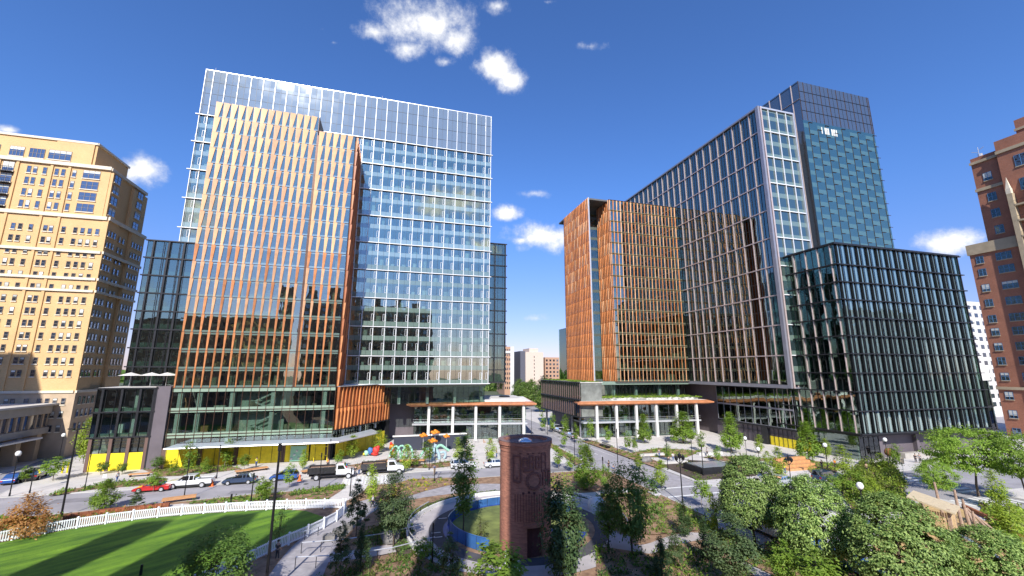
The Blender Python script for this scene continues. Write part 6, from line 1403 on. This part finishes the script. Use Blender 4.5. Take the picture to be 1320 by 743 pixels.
person('person in a white top behind the plaza planting before the link podium',(912,588),'cl_white','cl_dark','walk',3.)
person('person on the walk beside the near picket fence, in dark clothes',(357,722),'cl_dark','cl_dark','stand',1.)

XP=[(640,590,'in a pale shirt on the pale path left of the silo top','cl_tan','cl_blue'),(600,590,'in dark clothes before the left pavilion columns','cl_dark','cl_blue'),(760,590,'in a red top on the right pavement of the street','cl_red','cl_dark'),
(820,575,'in a blue top before the right pavilion','cl_blue','cl_grey'),(850,590,'in a grey top beside the hedge on the plaza','cl_grey','cl_blue'),(955,596,'in white behind the rooflight box','cl_white','cl_grey'),(1060,606,'in dark clothes right of the timber tiers','cl_dark','cl_grey'),
(1118,610,'in a tan top before the glass corner','cl_tan','cl_dark'),(330,602,'in a yellow vest at the yellow boards','cl_yellow','cl_blue'),(422,603,'in an orange vest beside the first dump truck','cl_orange','cl_dark'),(560,612,'in a blue top on the pavement before the sculptures','cl_blue','cl_tan'),(150,622,'in a white top on the left pavement','cl_white','cl_blue')]
for i,(x,y,l,a,b) in enumerate(XP): person('person '+l,(x,y),a,b,'walk' if i%2 else 'stand',i*1.1)
def patch(x0,x1,y0,y1): mark(rect(x0,x1,y0,y1),'asphalt_patch',.0025)
M('asphalt_patch',(.22,.21,.225),.9,0,.2,.6)
for a in ((-44,-38,76,78.2),(-22,-14,74.6,76.4),(6,16,78,79.6),(40.5,42.4,86,98),(44.6,46.4,62,70),(56,66,50,52.4),(24,33,75.2,77)): patch(*a)
m=MB('dark_metal')
for x,y in ((-35,77.4),(-12,77.8),(9,76.5),(43,93),(45,112),(43.6,66),(60,54),(74,52)): m.face([(x+.4*math.cos(t*PI/6),y+.4*math.sin(t*PI/6),.0065) for t in range(12)])
struct('manhole_cover',m)
# ================================================================ LIGHT, SKY, CAMERA
EL=R(37); AZS=R(75)                                    # shadows run towards this direction from +x
sd=Vector((math.cos(AZS)*math.cos(EL),math.sin(AZS)*math.cos(EL),-math.sin(EL)))   # travel direction of the light
sun=bpy.data.lights.new('sun','SUN'); sun.energy=SUNE; sun.angle=R(.53); sun.color=(1,.955,.88); so=bpy.data.objects.new('sun',sun); COL.objects.link(so)
so.rotation_euler=sd.to_track_quat('-Z','Y').to_euler(); so.location=(-60,-200,200)
w=bpy.data.worlds.new('World'); scn.world=w; w.use_nodes=True; t=w.node_tree; t.nodes.clear()
out=t.nodes.new('ShaderNodeOutputWorld'); bg=N(t,'ShaderNodeBackground',inputs={'Strength':SKYS}); t.links.new(bg.outputs[0],out.inputs[0])
sky=t.nodes.new('ShaderNodeTexSky'); sky.sky_type='NISHITA'; sky.sun_disc=False; sky.sun_elevation=EL; to=-sd; sky.sun_rotation=math.atan2(to.x,to.y); sky.air_density=1.0; sky.dust_density=.25; sky.ozone_density=3.0; sky.altitude=50
geo=t.nodes.new('ShaderNodeNewGeometry'); neg=N(t,'ShaderNodeVectorMath',operation='SCALE',inputs={'Scale':-1.}); t.links.new(geo.outputs['Incoming'],neg.inputs[0])
nz=N(t,'ShaderNodeTexNoise',inputs={'Scale':11.,'Detail':12.,'Roughness':.66}); t.links.new(neg.outputs[0],nz.inputs['Vector'])
nb=N(t,'ShaderNodeTexNoise',inputs={'Scale':5.,'Detail':3.}); t.links.new(neg.outputs[0],nb.inputs['Vector'])
def dirv(px,py): v=ray(px,py); return v/np.linalg.norm(v)
acc=None
# (px,py, radius along u, radius along v, strength)
CL=[(548,32,52,30,1.),(590,52,26,20,.8),(480,42,24,14,.95),(530,62,34,14,.6),(575,80,16,10,.5),(430,55,12,6,.45),(760,60,40,10,.15),(690,250,30,9,.2),(640,85,22,20,1.),(660,104,20,17,.9),(640,8,22,13,.35),(415,38,14,8,.35),(705,3,14,6,.5),(655,275,14,8,1.),(700,305,36,14,1.2),(672,310,16,7,.9),(180,222,26,16,1.2),(1230,312,32,13,1.2),(1252,400,34,12,.9),(688,410,20,7,.6),(10,168,14,6,.9),(1262,412,30,8,.6),(310,-20,30,12,.3)]
bx=[]
for (px,py,ru,rv,st) in CL:
    c=dirv(px,py); u=dirv(px+8,py)-dirv(px-8,py); u=u/np.linalg.norm(u); v=np.cross(c,u); s=float(np.linalg.norm(dirv(px+ru,py)-c)); s2=float(np.linalg.norm(dirv(px,py+rv)-c)); bx.append((c,u,v,s*1.45,s2*1.4,st))
# further clouds all round the sky (only met in reflections)
rc=random.Random(4)
for k in range(26):
    a=rc.uniform(PI*1.05,PI*2.2)-.3; e=rc.uniform(.12,.75); c=np.array([math.cos(a)*math.cos(e),math.sin(a)*math.cos(e),math.sin(e)])
    if c@CF>-.05: continue
    u=np.cross(c,[0,0,1.]); u/=np.linalg.norm(u); v=np.cross(c,u); bx.append((c,u,v,rc.uniform(.08,.22),rc.uniform(.04,.08),rc.uniform(.7,1.2)))
for (c,u,v,s,s2,st) in bx:
    def dot(vec,k):
        d=N(t,'ShaderNodeVectorMath',operation='DOT_PRODUCT',inputs={1:tuple(float(x) for x in vec)}); t.links.new(neg.outputs[0],d.inputs[0])
        return math_(t,'MULTIPLY_ADD',d.outputs['Value'],1/k,-float(np.dot(c,vec))/k)
    du,dv=dot(u,s),dot(v,s2); fr_=dot(c,1.)            # fr_ = cos-1
    r2=math_(t,'ADD',math_(t,'POWER',math_(t,'ABSOLUTE',du),2.),math_(t,'POWER',math_(t,'ABSOLUTE',dv),2.))
    f=math_(t,'SUBTRACT',1.,math_(t,'SQRT',r2)); f=math_(t,'ADD',f,math_(t,'MULTIPLY',fr_,4.0)); f=math_(t,'ADD',math_(t,'MAXIMUM',f,-2.),(st-1)*.6)
    acc=f if acc is None else math_(t,'MAXIMUM',acc,f)
n1=math_(t,'MULTIPLY_ADD',nz.outputs[0],4.2,-2.1); n2=math_(t,'MULTIPLY_ADD',nb.outputs[0],1.6,-.8)
den=math_(t,'ADD',math_(t,'ADD',math_(t,'MULTIPLY',acc,1.5),n1),n2)
mr=N(t,'ShaderNodeMapRange',interpolation_type='SMOOTHSTEP',inputs={1:.0,2:1.5}); t.links.new(den,mr.inputs[0])
hz=N(t,'ShaderNodeMix',data_type='RGBA'); 
cc=N(t,'ShaderNodeMix',data_type='RGBA',inputs={6:(CLV*.6,CLV*.66,CLV*.78,1),7:(CLV,CLV*.99,CLV*.98,1)}); m2=N(t,'ShaderNodeMapRange',inputs={1:.2,2:1.3}); t.links.new(den,m2.inputs[0]); t.links.new(m2.outputs[0],cc.inputs[0])
sz_=N(t,'ShaderNodeSeparateXYZ'); t.links.new(neg.outputs[0],sz_.inputs[0]); hr=N(t,'ShaderNodeMapRange',interpolation_type='SMOOTHSTEP',inputs={1:-.02,2:.42}); t.links.new(sz_.outputs[2],hr.inputs[0])
skc=mixc(t,1.,sky.outputs[0],mixc(t,hr.outputs[0],(.55,.48,.68),SKYTINT),'MULTIPLY')
mx=N(t,'ShaderNodeMix',data_type='RGBA'); t.links.new(mr.outputs[0],mx.inputs[0]); t.links.new(skc,mx.inputs[6]); t.links.new(cc.outputs[2],mx.inputs[7]); t.links.new(mx.outputs[2],bg.inputs[0])
cam=bpy.data.cameras.new('camera'); co=bpy.data.objects.new('camera',cam); COL.objects.link(co); scn.camera=co
cam.sensor_width=36; cam.sensor_fit='HORIZONTAL'; cam.lens=FPX/W0*36; cam.clip_start=.3; cam.clip_end=8000
Mx=Matrix(((CR[0],CU[0],-CF[0],0),(CR[1],CU[1],-CF[1],0),(CR[2],CU[2],-CF[2],CH),(0,0,0,1))); co.matrix_world=Mx
scn.render.engine='CYCLES'; scn.render.resolution_x=1024; scn.render.resolution_y=576
scn.cycles.transparent_max_bounces=12; scn.cycles.max_bounces=7; scn.cycles.glossy_bounces=4; scn.cycles.diffuse_bounces=3; scn.cycles.caustics_reflective=False; scn.cycles.caustics_refractive=False
v=scn.view_settings; v.view_transform='Standard'; v.look='None'; v.exposure=EXPO; v.gamma=1; v.use_curve_mapping=False
# tidy: prototypes that were never placed
for k,(r,H) in list(TP.items()):
    if r.name not in USED and 'label' not in r:
        for c in list(r.children): bpy.data.objects.remove(c)
        bpy.data.objects.remove(r)
